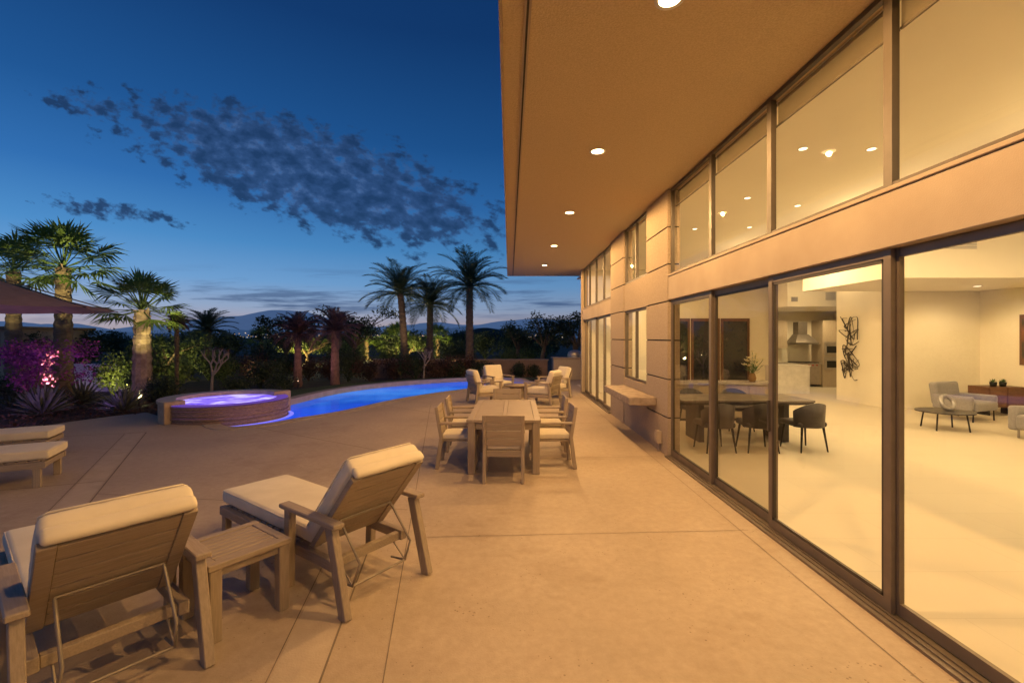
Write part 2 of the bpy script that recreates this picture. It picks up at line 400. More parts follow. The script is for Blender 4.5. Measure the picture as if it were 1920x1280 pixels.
def poolwater():
    m=bpy.data.materials.new('lit_pool_water');t=nt(m);L=t.links.new
    out=N(t,'ShaderNodeOutputMaterial');tc=N(t,'ShaderNodeTexCoord');sp=N(t,'ShaderNodeSeparateXYZ');L(tc.outputs['Object'],sp.inputs[0])
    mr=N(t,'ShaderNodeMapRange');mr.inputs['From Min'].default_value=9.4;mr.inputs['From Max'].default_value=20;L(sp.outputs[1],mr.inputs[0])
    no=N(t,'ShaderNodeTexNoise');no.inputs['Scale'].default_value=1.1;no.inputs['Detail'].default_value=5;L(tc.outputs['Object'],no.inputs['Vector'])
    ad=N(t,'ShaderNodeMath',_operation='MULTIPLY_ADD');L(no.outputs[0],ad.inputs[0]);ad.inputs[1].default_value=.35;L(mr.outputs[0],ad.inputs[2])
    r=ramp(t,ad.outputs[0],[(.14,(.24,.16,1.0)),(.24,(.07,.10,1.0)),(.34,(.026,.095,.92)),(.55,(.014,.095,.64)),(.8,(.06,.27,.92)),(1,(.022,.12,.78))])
    e=N(t,'ShaderNodeEmission');e.inputs[1].default_value=1.1;L(r.outputs[0],e.inputs[0])  # underwater light painted as emission into the water surface
    gl=N(t,'ShaderNodeBsdfGlossy');gl.inputs['Roughness'].default_value=.06
    n2=N(t,'ShaderNodeTexNoise');n2.inputs['Scale'].default_value=5;n2.inputs['Detail'].default_value=3;L(tc.outputs['Object'],n2.inputs['Vector'])
    bp=N(t,'ShaderNodeBump');bp.inputs['Strength'].default_value=.25;bp.inputs['Distance'].default_value=.02;L(n2.outputs[0],bp.inputs['Height']);L(bp.outputs[0],gl.inputs['Normal'])
    fr=N(t,'ShaderNodeFresnel');fr.inputs[0].default_value=1.33;mu=N(t,'ShaderNodeMath',_operation='MULTIPLY');mu.inputs[1].default_value=.5;L(fr.outputs[0],mu.inputs[0])
    mx=N(t,'ShaderNodeMixShader');L(mu.outputs[0],mx.inputs[0]);L(e.outputs[0],mx.inputs[1]);L(gl.outputs[0],mx.inputs[2]);L(mx.outputs[0],out.inputs[0]);return m
o=sheet([tuple(p) for p in pool],-.07).build('water',poolwater());tag(o,kind='structure')
cop=mat('coping_stone',(.42,.33,.25),(.34,.265,.20),scale=5,rough=.7,bump=.3,bscale=40)
mb=MB();out_=offs(pool,.32);n=len(pool)
for i in range(n):
    j=(i+1)%n;a,b,c,d=pool[i],pool[j],out_[j],out_[i]
    hi=.10 if (e_i<=i<n-9) else .012
    hj=.10 if (e_i<=j<n-9) else .012
    vs=[(a.x,a.y,-.14),(b.x,b.y,-.14),(b.x,b.y,hj),(a.x,a.y,hi),(c.x,c.y,hj),(d.x,d.y,hi),(c.x,c.y,-.14),(d.x,d.y,-.14)]
    mb.add(vs,[(0,1,2,3),(3,2,4,5),(5,4,6,7)])
o=mb.build('pool_coping',cop);tag(o,kind='structure')
far=pool[e_i:n-6]
lawnm=mat('lawn_grass',(.08,.11,.035),(.05,.07,.022),scale=12,rough=.9,bump=1,bscale=60)
mb=MB();l0=offs(far,.33,False);l1=offs(far,2.0,False)
for i in range(len(far)-1):
    mb.add([(*l0[i],-.02),(*l0[i+1],-.02),(*l1[i+1],-.02),(*l1[i],-.02)],[(3,2,1,0)])
o=mb.build('lawn',lawnm);tag(o,kind='structure')

# ------------------------------------------------------------------ spa
spa=thing('raised_spa','round raised stone spa glowing violet beside the blue pool','spa',(-6.76,10.95,0))
spa.scale=(.95,.95,1)
stile=mat('spa_tile',(.42,.30,.20),(.30,.21,.14),scale=7,rough=.45,bump=.4,bscale=25)
ledge=mat('stacked_ledgestone',(.36,.22,.15),(.17,.105,.075),scale=6,stretch=(2,2,14),rough=.4,bump=.8,bscale=20)
A0=R(-118);A1=R(48)
mb=MB();mb.lathe([(1.42,-.2),(1.42,.40),(1.45,.40),(1.45,.46),(1.08,.46),(1.08,.1)],40,a0=A1,a1=A0+2*math.pi,sm=False)
mb.build('tiled_wall',stile,spa)
edge_glow=emis('wet_film_violet_glow',(.28,.10,.58),.26)  # violet spa light painted as glow on the wet stone edges
mb=MB()
z=-.2;rnd=random.Random(3);k=0
while z<.36:
    rr=1.34+ (.024 if k%2 else 0)+rnd.random()*.018
    mb.lathe([(1.33,z),(rr,z),(rr,z+.033),(1.33,z+.035)],60,a0=A0,a1=A1,sm=False,mi=0)
    mb.lathe([(1.336,z+.033),(1.336,z+.04)],60,a0=A0,a1=A1,sm=False,mi=1 if z>.05 else 0)
    z+=.04;k+=1
mb.lathe([(1.33,.36),(1.33,.385),(1.1,.385),(1.1,.1)],40,a0=A0,a1=A1,sm=False)
mb.build('spillway_wall',[ledge,edge_glow],spa)
for a in(A0,A1):
    mb=MB();mb.box(1.05,1.49,-.13,.13,-.2,.475,Matrix.Rotation(a,4,'Z'));mb.build('pillar',stile,spa,bevel=.012)
def spawater():
    m=bpy.data.materials.new('lit_spa_water');t=nt(m);L=t.links.new
    out=N(t,'ShaderNodeOutputMaterial');tc=N(t,'ShaderNodeTexCoord')
    no=N(t,'ShaderNodeTexNoise');no.inputs['Scale'].default_value=2.3;no.inputs['Detail'].default_value=6;no.inputs['Distortion'].default_value=.6;L(tc.outputs['Object'],no.inputs['Vector'])
    r=ramp(t,no.outputs[0],[(.35,(.15,.08,.80)),(.5,(.32,.21,1)),(.68,(.68,.60,1))])
    e=N(t,'ShaderNodeEmission');e.inputs[1].default_value=1.2;L(r.outputs[0],e.inputs[0]);L(e.outputs[0],out.inputs[0]);return m  # spa lamp light painted as emission into the water disc
mb=MB();mb.lathe([(0.001,.37),(1.11,.37)],40);mb.build('lit_water',spawater(),spa)
mb=MB();mb.lathe([(1.1,.39),(1.345,.392),(1.368,.378)],40,a0=A0+.1,a1=A1-.1);mb.build('spill_edge',emis('spill_water_violet_glow',(.30,.14,.85),.42),spa)  # spa light painted as violet glow into the spill water
mb=MB();mb.lathe([(1.40,-.06),(1.50,-.062)],40,a0=R(-75),a1=A1);mb.build('glowing_spill_foam',emis('spill_foam_glow',(.24,.22,1),1.1),spa)  # foam strip glows in place of lamps under the water

# ------------------------------------------------------------------ house
house=thing('modern_house','low modern stucco house with a wall of glass doors and deep overhanging roof','house')
def P(name,mb,m,bevel=0): return mb.build(name,m,house,bevel)
mb=MB();mb.box(-.05,12.8,-6,16.9,4.17,4.62);mb.box(.105,.155,-6,16.85,4.155,4.17,mi=1);mb.box(.122,.138,-6,16.85,4.152,4.156,mi=2)
P('roof_overhang',mb,[stucco_s,beamm,groove])
mb=MB();mb.box(-.075,-.052,-6,16.93,4.14,4.66);mb.box(-.052,12.8,16.902,16.93,4.14,4.66);P('fascia',mb,beamm)
for y0,y1 in((-6,7.095),(11.1,15.4)):
    mb=MB();mb.box(2.475,2.64,y0,y1,2.44,2.80);mb.box(2.462,2.64,y0,y1,2.802,2.832);P('header_beam',mb,beamm,.005)
    mb=MB();mb.box(2.42,2.66,y0,y1,-.05,.02);mb.box(2.455,2.465,y0,y1,.021,.032);mb.box(2.50,2.51,y0,y1,.021,.032);P('door_track',mb,bronze)
def sliding(y0,y1,x,gl,handle=False,fm=bronze):
    w=.058;t_=.034;mb=MB();y0-=.018;y1+=.018
    mb.box(x,x+t_,y0,y0+w,.03,2.44);mb.box(x,x+t_,y1-w,y1,.03,2.44)
    mb.box(x+.002,x+t_-.002,y0+w,y1-w,.03,.11);mb.box(x+.002,x+t_-.002,y0+w,y1-w,2.38,2.438)
    if gl is screen or handle:
        for a,b,c,d in((y0+w,y1-w,.11,.135),(y0+w,y1-w,2.355,2.38),(y0+w,y0+w+.022,.11,2.38),(y1-w-.022,y1-w,.11,2.38)):
            mb.box(x+.006,x+t_-.006,a,b,c,d,mi=1)
    d=mb.build('sliding_door',[fm,dbronze],house)
    mb=MB();mb.add([(x+.017,y0+w,.11),(x+.017,y1-w,.11),(x+.017,y1-w,2.38),(x+.017,y0+w,2.38)],[(0,1,2,3)]);mb.build('glass_pane',gl,d)
    if handle:
        mb=MB();mb.box(x-.025,x,y1-.04,y1-.015,.95,1.25);mb.build('handle',dbronze,d,.004)
def clere(y0,y1,blind=True,z0=2.83,z1=4.165,gl=clear,drop=.30):
    w=.035;x=2.51;mb=MB()
    mb.box(x,x+.05,y0,y0+w,z0,z1);mb.box(x,x+.05,y1-w,y1,z0,z1)
    mb.box(x+.002,x+.048,y0+w,y1-w,z0,z0+.04);mb.box(x+.002,x+.048,y0+w,y1-w,z1-.04,z1)
    d=mb.build('clerestory_window',mullion,house)
    mb=MB();mb.add([(x+.03,y0+w,z0+.04),(x+.03,y1-w,z0+.04),(x+.03,y1-w,z1-.04),(x+.03,y0+w,z1-.04)],[(0,1,2,3)]);mb.build('glass_pane',gl,d)
    if blind:
        mb=MB();mb.add([(x+.083,y0+.01,z1-drop),(x+.083,y1-.01,z1-drop),(x+.083,y1-.01,z1-.05),(x+.083,y0+.01,z1-.05)],[(0,1,2,3)]);mb.tube([(x+.083,y0+.01,z1-drop),(x+.083,y1-.01,z1-drop)],.011,8,mi=1);mb.build('roller_blind',[blindm,blindt],d)
Ys=[7.08,5.69,4.40,3.02,1.62,.22,-1.2,-2.6,-4]
for i in range(len(Ys)-1):
    sliding(Ys[i+1]+(.022 if i==7 else 0),Ys[i]-(.018 if i==0 else 0),2.553 if i%2 else 2.515,screen if i<2 else clear,i==2,bronze)
    clere(Ys[i+1],Ys[i],i<6,drop=.27)
Zs=[15.35,14.3,13.23,12.16,11.13]
for i in range(4):
    sliding(Zs[i+1],Zs[i],2.515 if i%2 else 2.553,clear);clere(Zs[i+1],Zs[i],False)
def pier(y0,y1,x0=2.468):
    mb=MB();e=[0,.60,1.20,1.81,2.42,3.0,3.58,4.168]
    for a,b in zip(e,e[1:]):mb.box(x0,2.66,y0,y1,a+(.011 if a else 0),b-.011)
    mb.box(x0+.02,2.655,y0+.01,y1-.01,0,4.168,mi=1)
    P('pier',mb,[stucco,groove])
pier(7.1,8.2);pier(9.83,11.09)
for z0,z1 in((0,1.0),(2.42,2.98)):
    mb=MB();mb.box(2.48,2.64,8.203,9.827,z0,z1);P('window_wall',mb,stucco)
def win(y0,y1,z0,z1):
    x=2.50;w=.045;mb=MB();mb.box(x,x+.06,y0,y0+w,z0,z1);mb.box(x,x+.06,y1-w,y1,z0,z1);mb.box(x+.002,x+.058,y0+w,y1-w,z0,z0+w);mb.box(x+.002,x+.058,y0+w,y1-w,z1-w,z1);mb.box(x+.003,x+.057,(y0+y1)/2-.02,(y0+y1)/2+.02,z0+w,z1-w)
    d=mb.build('window',mullion,house)
    mb=MB();mb.add([(x+.03,y0+w,z0+w),(x+.03,y1-w,z0+w),(x+.03,y1-w,z1-w),(x+.03,y0+w,z1-w)],[(0,1,2,3)]);mb.build('glass_pane',clear,d)
win(8.21,9.82,1.003,2.417);win(8.21,9.82,2.983,4.165)
mb=MB();mb.box(2.66,13,-6,18,-.05,.004);P('interior_floor',mb,tile)
mb=MB();mb.box(2.64,12.7,-6,17.8,4.12,4.168);P('interior_ceiling',mb,ceilpaint)
def iw(x0,x1,y0,y1,z0=0,z1=4.12,m=wallpaint):
    mb=MB();mb.box(x0,x1,y0,y1,z0,z1);return P('interior_wall',mb,m)
iw(2.66,13,-6.2,-6);iw(12.2,12.35,-6,11.8);iw(9.85,12.35,11.8,11.95);iw(9.85,10,11.95,13.7)
iw(2.45,2.66,15.4,15.6,0,4.168,stucco)
iw(2.66,8.7,15.3,15.45);iw(8.7,8.85,15.3,17.7);iw(8.7,12.75,17.7,17.85);iw(12.6,12.75,11.95,17.7)
mb=MB();mb.box(8.86,12.59,14.5,17.69,2.85,4.11);P('kitchen_bulkhead',mb,ceilpaint)
mb=MB();mb.box(7.6,12.19,9.1,11.79,3.05,4.11);P('living_bulkhead',mb,ceilpaint)
def vent(x0,x1,y,z0,z1):
    mb=MB();mb.box(x0,x1,y-.012,y,z0,z1)
    k=8
    for i in range(k):
        zz=z0+(z1-z0)*(i+.5)/k;mb.box(x0+.02,x1-.02,y-.018,y-.0125,zz-.006,zz+.006,mi=1)
    P('air_vent',mb,[wallpaint,greyfab])
vent(8.65,9.35,9.1,3.62,3.86);vent(8.95,9.2,14.5,3.0,3.15);vent(10.05,10.4,14.5,3.05,3.3)
nightg=mat('night_glass',(.02,.022,.03),rough=.08,spec=.8)
for x0 in(5.1,6.1,7.1):
    mb=MB();y=15.3
    mb.box(x0,x0+.07,y-.06,y,0,2.5);mb.box(x0+.88,x0+.95,y-.06,y,0,2.5);mb.box(x0+.07,x0+.88,y-.06,y,2.4,2.5);mb.box(x0+.07,x0+.88,y-.06,y,0,.12)
    d=mb.build('rear_window',walnut,house)
    mb=MB();mb.box(x0+.07,x0+.88,y-.03,y-.02,.12,2.4);mb.build('glass_pane',nightg,d)
mb=MB();mb.cushion(.46,2.0,.13,.012,Matrix.Translation((2.232,8.62,.785)),0,inner=9)
P('stone_ledge',mb,stone)
mb=MB();mb.box(2.39,2.465,7.36,7.48,.14,.34);mb.box(2.375,2.39,7.375,7.465,.17,.31);mb.tube([(2.43,7.42,.14),(2.43,7.42,0.01)],.014);P('outlet_box',mb,beamm,.004)

def downlight(x,y,z,cm,label,group,r=.075):
    d=thing('recessed_downlight',label,'ceiling light',(x,y,z),0,group)
    mb=MB();mb.lathe([(r,-.001),(r*1.35,-.006),(r*1.38,-.001)],20);mb.build('trim_ring',trim,d)
    mb=MB();mb.lathe([(.0005,-.0025),(r,-.0025)],20);mb.build('lens',cm,d)
    return d
EXC=(1,.575,.21);INC=(1,.72,.36)
sof=[(1.10,.45,'x'),(1.10,3.12,'nearest the camera at the picture top'),(1.10,5.67,'largest one fully in view'),(1.12,8.45,'middle of the row'),(1.13,11.5,'second from the far end'),(1.13,14.6,'farthest from the camera')]
for x,y,l in sof:
    if y>2: downlight(x,y,4.169,can,'glowing round downlight in the stucco soffit, '+l,'downlights in the soffit')
    lamp('SPOT',(x,y,4.14),300,EXC,.02,180,(0,0,0),.2)
ins=[(3.53,5.47),(4.36,5.48),(3.87,7.4),(4.96,7.83),(4.94,9.36),(3.87,9.5)]
for i,(x,y) in enumerate(ins):
    downlight(x,y,4.118,can_in,'lit round downlight in the high white ceiling behind the clerestory windows','downlights in the high ceiling',.045)
for x,y in((3.53,5.47),(3.87,7.4),(4.96,7.83),(3.87,9.5)):
    lamp('SPOT',(x,y,4.10),90,INC,.012,176,(0,0,0),.4)
for x,y,e in((6.5,10.8,140),(6.2,3.0,65),(9.3,3.2,90),(9.3,6.6,140),(4.3,1.0,50),(7.5,0,55),(4.5,-3.0,60),(5.0,13.4,130)):
    lamp('SPOT',(x,y,4.08),e,INC,.02,174,(0,0,0),.5)
# added unseen fill lamps to brighten the ceiling, level with the header beam
for x,y,z,e in((6.6,7.4,3.5,115),(6.4,10.8,3.46,70),(6.3,3.6,3.3,100),(9.6,5.0,3.3,85)):
    lamp('POINT',(x,y,z),e,INC,.02)
downlight(10.9,10.6,3.049,can_in,'lit round downlight in the lowered ceiling over the grey armchair',None,.07)
lamp('SPOT',(10.9,10.6,2.98),75,INC,.02,165)
for x,y in((10.6,16.4),(11.6,16.4)):lamp('SPOT',(x,y,2.8),65,INC,.02,165)
lamp('SPOT',(9.3,13.2,4.05),50,INC,.02,170)

# ------------------------------------------------------------------ outdoor furniture
def tilt(p0,p1):
    d=p1-p0;z=d.normalized();x=V((1,0,0));y=z.cross(x)
    return Matrix(((x.x,y.x,z.x,p0.x),(x.y,y.y,z.y,p0.y),(x.z,y.z,z.z,p0.z),(0,0,0,1))),d.length
def make_lounger():
    t=thing('chaise_lounge','','lounge chair',(0,0,0),0,'wooden chaise lounges on the patio')
    w=.31
    mb=MB()
    for s in(-1,1): mb.box(s*w-.028,s*w+.028,.16,1.92,.235,.31)
    for y in(.2,.95,1.89): mb.box(-w+.03,w-.03,y-.025,y+.025,.24,.30)
    for k in range(13):
        y=.55+k*.105; mb.box(-w+.01,w-.01,y-.04,y+.04,.312,.33)
    mb.build('frame',wood_y,t,.004)
    for s in(-1,1):
        x=s*.365
        mb=MB();mb.bar((x,-.05,0),(x,.115,.575),.055,.08,(0,1,0));mb.build('leg',wood_z,t,.005)
        mb=MB();mb.bar((x,.66,0),(x,.64,.575),.055,.075,(0,1,0));mb.build('leg',wood_z,t,.005)
        mb=MB();mb.bar((s*w,1.84,0),(s*w,1.84,.236),.055,.075,(0,1,0));mb.build('leg',wood_z,t,.005)
        mb=MB();mb.box(x-.042,x+.042,.02,.73,.577,.61);mb.build('arm',wood_y,t,.006)
    M,Ln=tilt(V((0,.44,.335)),V((0,-.045,.905)))
    mb=MB()
    for s in(-1,1): mb.box(s*.28-.035,s*.28+.035,-.022,.022,0,Ln,M)
    hs=(Ln-.01)/6
    for k in range(6): mb.box(-.244,.244,-.016,.012,.005+k*hs,.005+(k+1)*hs-.009,M)
    mb.build('backrest',wood_x,t,.003)
    mb=MB();mb.cushion(.62,.125,Ln+.05,.045,M@Matrix.Translation((0,.088,Ln/2+.025)),0,inner=8)
    mb.cushion(.615,.085,.055,.027,M@Matrix.Translation((0,.022,Ln+.03)),0)
    bcu=mb.build('back_cushion',fabric,t)
    mb=MB();z_=.14
    mb.tube([M@V((-.292,z_+.009,.03)),M@V((-.294,z_+.009,Ln+.01)),M@V((-.265,z_+.004,Ln+.042)),M@V((.265,z_+.004,Ln+.042)),M@V((.294,z_+.009,Ln+.01)),M@V((.292,z_+.009,.03))],.005,6)
    mb.build('piping',fabric,bcu)
    mb=MB();mb.cushion(.62,1.52,.12,.04,Matrix.Translation((0,1.19,.392)),.012);sc=mb.build('seat_cushion',fabric,t)
    mb=MB();zz=.438
    mb.tube([(-.30,.46,zz),(-.303,1.93,zz),(-.28,1.947,zz),(.28,1.947,zz),(.303,1.93,zz),(.30,.46,zz)],.006,6);mb.build('piping',fabric,sc)
    mb=MB()
    for s in(-1,1):
        mb.tube([M@V((s*.225,-.03,.30)),(s*.225,-.01,.30),(s*.235,.06,.13),(s*.235,.22,.11)],.009,8)
        mb.tube([(s*.235,.06,.13),(s*.235,.24,.27)],.007,6)
    mb.tube([(-.235,.06,.13),(.235,.06,.13)],.009,8);mb.tube([M@V((-.225,-.03,.30)),M@V((.225,-.03,.30))],.008,8)
    mb.build('recline_bracket',bracketm,t)
    return t
lo=make_lounger()
place(lo,0,(-1.97,2.32,0),R(51),'wooden chaise lounge with cream cushion at the lower left, cut off by the frame edge')
place(lo,1,(-.90,3.31,0),R(54),'wooden chaise lounge with cream cushion on the right of the slatted side table')
place(lo,1,(-7.62,5.05,0),R(-62),'cream cushioned chaise foot at the left edge, nearer of that pair')
place(lo,1,(-8.78,6.2,0),R(-62),'cream cushioned chaise foot at the left edge, farther of that pair')

st=thing('side_table','square slatted wooden side table between the two foreground chaise lounges','table',(-1.85,3.07,0),R(54))
mb=MB();h=.255
for s in(-1,1):
    mb.box(-h,h,s*(h-.03)-.03,s*(h-.03)+.03,.445,.48)
    mb.box(s*(h-.03)-.03,s*(h-.03)+.03,-h+.061,h-.061,.445,.48)
k=7;sw=(2*h-.124)/k
for i in range(k):mb.box(-h+.062,h-.062,-h+.062+i*sw,-h+.062+(i+1)*sw-.007,.452,.477)
mb.build('tabletop',wood_x,st,.004)
mb=MB()
for s in(-1,1):
    mb.box(-h+.07,h-.07,s*(h-.045)-.014,s*(h-.045)+.014,.39,.444);mb.box(s*(h-.045)-.014,s*(h-.045)+.014,-h+.07,h-.07,.39,.444)
mb.build('apron',wood_x,st,.003)
for sx in(-1,1):
    for sy in(-1,1):
        mb=MB();mb.box(sx*(h-.045)-.035,sx*(h-.045)+.035,sy*(h-.045)-.035,sy*(h-.045)+.035,0,.4445);mb.build('leg',wood_z,st,.005)

dt=thing('dining_table','long grey brown slatted wooden outdoor dining table with no cloth','table',(-.06,7.15,0),R(-1))
mb=MB();hx,hy=.505,1.0
for s in(-1,1):
    mb.box(s*(hx-.045)-.045,s*(hx-.045)+.045,-hy,hy,.70,.74);mb.box(-hx+.092,hx-.092,s*(hy-.045)-.045,s*(hy-.045)+.045,.70,.74)
k=18;sw=(2*hy-.184)/k
for i in range(k):
    for a,b in((-hx+.092,-.032),(.032,hx-.092)):mb.box(a,b,-hy+.092+i*sw,-hy+.092+(i+1)*sw-.01,.705,.738)
mb.box(-.03,.03,-hy+.092,hy-.092,.70,.739)
mb.build('tabletop',wood_x,dt,.004)
mb=MB()
for s in(-1,1):
    mb.box(s*(hx-.06)-.015,s*(hx-.06)+.015,-hy+.12,hy-.12,.60,.699);mb.box(-hx+.12,hx-.12,s*(hy-.06)-.015,s*(hy-.06)+.015,.60,.699)
mb.build('apron',wood_x,dt,.003)
for sx in(-1,1):
    for sy in(-1,1):
        mb=MB();mb.box(sx*(hx-.065)-.05,sx*(hx-.065)+.05,sy*(hy-.065)-.05,sy*(hy-.065)+.05,0,.6995);mb.build('leg',wood_z,dt,.006)

def make_dchair():
    t=thing('dining_chair','','chair',(0,0,0),0,'wooden armchairs around the outdoor dining table')
    for s in(-1,1):
        x=s*.245
        mb=MB();mb.bar((x,-.30,0),(x,-.24,.44),.045,.055,(0,1,0));mb.bar((x,-.238,.43),(x,-.31,.87),.044,.05,(0,1,0));mb.build('leg',wood_z,t,.005)
        mb=MB();mb.bar((x,.25,0),(x,.235,.63),.045,.055,(0,1,0));mb.build('leg',wood_z,t,.005)
        mb=MB();mb.box(x-.03,x+.03,-.27,.285,.632,.66);mb.build('arm',wood_y,t,.006)
    mb=MB();mb.box(-.222,.222,-.255,.26,.385,.41)
    for y in(-.245,.235):mb.box(-.222,.222,y-.015,y+.015,.33,.384)
    mb.build('seat',wood_x,t,.004)
    M,Ln=tilt(V((0,-.252,.47)),V((0,-.318,.88)))
    mb=MB();hs=Ln/4
    for k in range(4):mb.box(-.222 if k<3 else -.27,.222 if k<3 else .27,-.016,.014,k*hs,(k+1)*hs-.01,M)
    mb.build('backrest',wood_x,t,.004)
    mb=MB();mb.cushion(.45,.47,.075,.03,Matrix.Translation((0,.0,.449)),.012);mb.build('seat_cushion',fabric,t)
    return t
dc=make_dchair()
place(dc,0,(-.07,6.08,0),R(-1),'wooden dining chair at the near end of the table, its slatted back to the viewer')
place(dc,1,(-.72,6.66,0),R(-90),'dining chair on the pool side of the table, nearer one')
place(dc,1,(-.72,7.62,0),R(-88),'dining chair on the pool side of the table, farther one')
place(dc,1,(.62,6.66,0),R(92),'dining chair on the house side of the table, nearer one')
place(dc,1,(.62,7.62,0),R(90),'dining chair on the house side of the table, farther one')
place(dc,1,(-.04,8.42,0),R(180),'dining chair at the far end of the table facing the viewer')

def make_club():
    t=thing('club_chair','','armchair',(0,0,0),0,'cushioned wooden club chairs beyond the dining table')
    for s in(-1,1):
        x=s*.36
        mb=MB();mb.bar((x,-.40,0),(x,-.33,.58),.055,.07,(0,1,0));mb.build('leg',wood_z,t,.005)
        mb=MB();mb.bar((x,.36,0),(x,.36,.58),.055,.07,(0,1,0));mb.build('leg',wood_z,t,.005)
        mb=MB();mb.box(x-.045,x+.045,-.38,.42,.582,.615);mb.build('arm',wood_y,t,.006)
    mb=MB();mb.box(-.33,.33,-.33,.38,.23,.28)
    for s in(-1,1):mb.box(s*.36-.02,s*.36+.02,-.32,.32,.2,.27)
    mb.build('seat_frame',wood_x,t,.004)
    M,Ln=tilt(V((0,-.30,.30)),V((0,-.47,.80)))
    mb=MB();hs=Ln/4
    for k in range(4):mb.box(-.33,.33,-.018,.014,k*hs,(k+1)*hs-.01,M)
    mb.build('backrest',wood_x,t,.004)
    mb=MB();mb.cushion(.64,.70,.16,.05,Matrix.Translation((0,.06,.362)),.02);mb.build('seat_cushion',fabric,t)
    mb=MB();mb.cushion(.64,.17,.54,.06,M@Matrix.Translation((0,.105,.36)),0);mb.build('back_cushion',fabric,t)
    return t
cc=make_club()
place(cc,0,(-.72,13.2,0),R(-65),'cream cushioned club chair on the pool side, nearer the viewer')
place(cc,1,(-.38,15.0,0),R(-150),'cream cushioned club chair farthest away, facing the viewer')
place(cc,1,(.95,12.9,0),R(62),'cream cushioned club chair on the house side, nearer the viewer with its back turned')
place(cc,1,(1.4,14.3,0),R(110),'cream cushioned club chair on the house side, farther from the viewer')
ct=thing('low_table','low round stone table among the cream club chairs','table',(.25,14.0,0))
mb=MB();mb.lathe([(.001,.42),(.42,.42),(.42,.385),(.3,.38)],28);mb.build('tabletop',stone,ct)
mb=MB();mb.lathe([(.26,.0),(.22,.2),(.26,.38)],20);mb.build('base',stone,ct)

bq=thing('barbecue_counter','stucco barbecue counter with a stone top beyond the house corner','counter',(0,0,0))
mb=MB();mb.box(1.95,4.2,20.1,20.9,0,.92);mb.build('base',stucco,bq)
mb=MB();mb.box(1.9,4.25,20.05,20.95,.922,.98);mb.build('countertop',stone,bq,.01)
gr=thing('gas_grill','stainless steel gas grill set on the barbecue counter','grill',(2.95,20.5,.98))
mb=MB();mb.lathe([(.30,0),(.30,.12),(.26,.24),(.14,.31),(.001,.33)],16,Matrix.Diagonal((1.1,.85,1,1)));mb.build('hood',steel,gr)
mb=MB();mb.tube([(-.25,-.32,.1),(.25,-.32,.1)],.015);mb.build('handle',steel,gr)

um=thing('patio_umbrella','large terracotta brown patio umbrella at the left edge','umbrella',(-11.55,9.3,0))
canv=mat('terracotta_canvas',(.74,.43,.26),(.66,.37,.22),scale=4,rough=.9,transl=.4)
mb=MB();n=8;Ro=2.75;Za=3.45;Ze=2.50
def cp(k,f):
    a=2*math.pi*k/n+R(4);sag=.13*math.sin(math.pi*f)
    return V((Ro*f*math.cos(a),Ro*f*math.sin(a),Za+(Ze-Za)*f-sag))
F=[.02,.2,.4,.6,.8,1]
for k in range(n):
    for i in range(5):
        for h_ in range(4):
            def q(f,u):
                p=cp(k,f).lerp(cp(k+1,f),u);p.z-=.05*f*math.sin(math.pi*u);p.x*=1-.05*f*math.sin(math.pi*u);p.y*=1-.05*f*math.sin(math.pi*u);return p
            u0,u1=h_/4,(h_+1)/4
            mb.add([q(F[i],u0),q(F[i+1],u0),q(F[i+1],u1),q(F[i],u1)],[(0,1,2,3)],sm=True)
mb.build('canopy',canv,um)
mb=MB();mb.tube([(0,0,0),(0,0,3.5)],.035,10);mb.build('pole',dbronze,um)
for k in range(n):
    mb=MB();mb.bar(cp(k,.03)-V((0,0,.05)),cp(k,.99)-V((0,0,.02)),.02,.025);mb.build('rib',dbronze,um)
mb=MB();mb.lathe([(.001,0),(.4,0),(.4,.08),(.06,.1)],20);mb.build('base',stone,um)

# ------------------------------------------------------------------ interior furniture
def make_barrel():
    t=thing('barrel_chair','','chair',(0,0,.004),0,'dark leather chairs at the indoor dining table')
    mb=MB();mb.cushion(.50,.48,.09,.04,Matrix.Translation((0,.02,.44)),.01);mb.build('seat',dark,t)
    mb=MB();k=22;vs=[];fs=[]
    for i in range(k+1):
        a=R(-20)+R(-140)*i/k;e=abs(i/k-.5)*2;top=.80-.14*e**2;bt=.40
        for rr in(.25,.29):
            for zz in(bt,top):
                fl=1+.06*(zz-bt)/.4;vs.append((rr*fl*math.cos(a),rr*fl*math.sin(a)*1.02,zz))
    for i in range(k):
        o=i*4;p=o+4
        fs+=[(o,o+1,p+1,p),(o+2,p+2,p+3,o+3),(o+1,o+3,p+3,p+1),(o,p,p+2,o+2)]
    fs+=[(0,2,3,1),(k*4,k*4+1,k*4+3,k*4+2)]
    mb.add(vs,fs,None,0,True);mb.build('backrest',dark,t)
    for sx in(-1,1):
        for sy in(-1,1):
            mb=MB();mb.tube([(sx*.24,sy*.23,0),(sx*.19,sy*.19,.41)],[.012,.02],8);mb.build('leg',black,t)
    return t
bc=make_barrel()
place(bc,0,(4.88,7.55,.004),R(8),'dark barrel chair at the right end of the indoor table, near side')
place(bc,1,(4.08,7.5,.004),R(-4),'dark barrel chair in the middle of the near side of the indoor table')
place(bc,1,(3.38,7.5,.004),R(3),'dark barrel chair on the near side of the indoor table, beside the glass')
place(bc,1,(4.6,9.2,.004),R(175),'dark barrel chair on the far side of the indoor table, below the lilies')
place(bc,1,(3.75,9.2,.004),R(184),'dark barrel chair on the far side of the indoor table, nearer the glass')
it=thing('indoor_dining_table','long dark dining table with smoky stone top inside the glass doors','table',(4.15,8.35,.004))
mb=MB();mb.box(-1.15,1.15,-.48,.48,.72,.76);mb.build('tabletop',darktop,it,.006)
mb=MB();mb.box(-1.13,1.13,-.46,.46,.68,.719);mb.build('apron',dark,it)
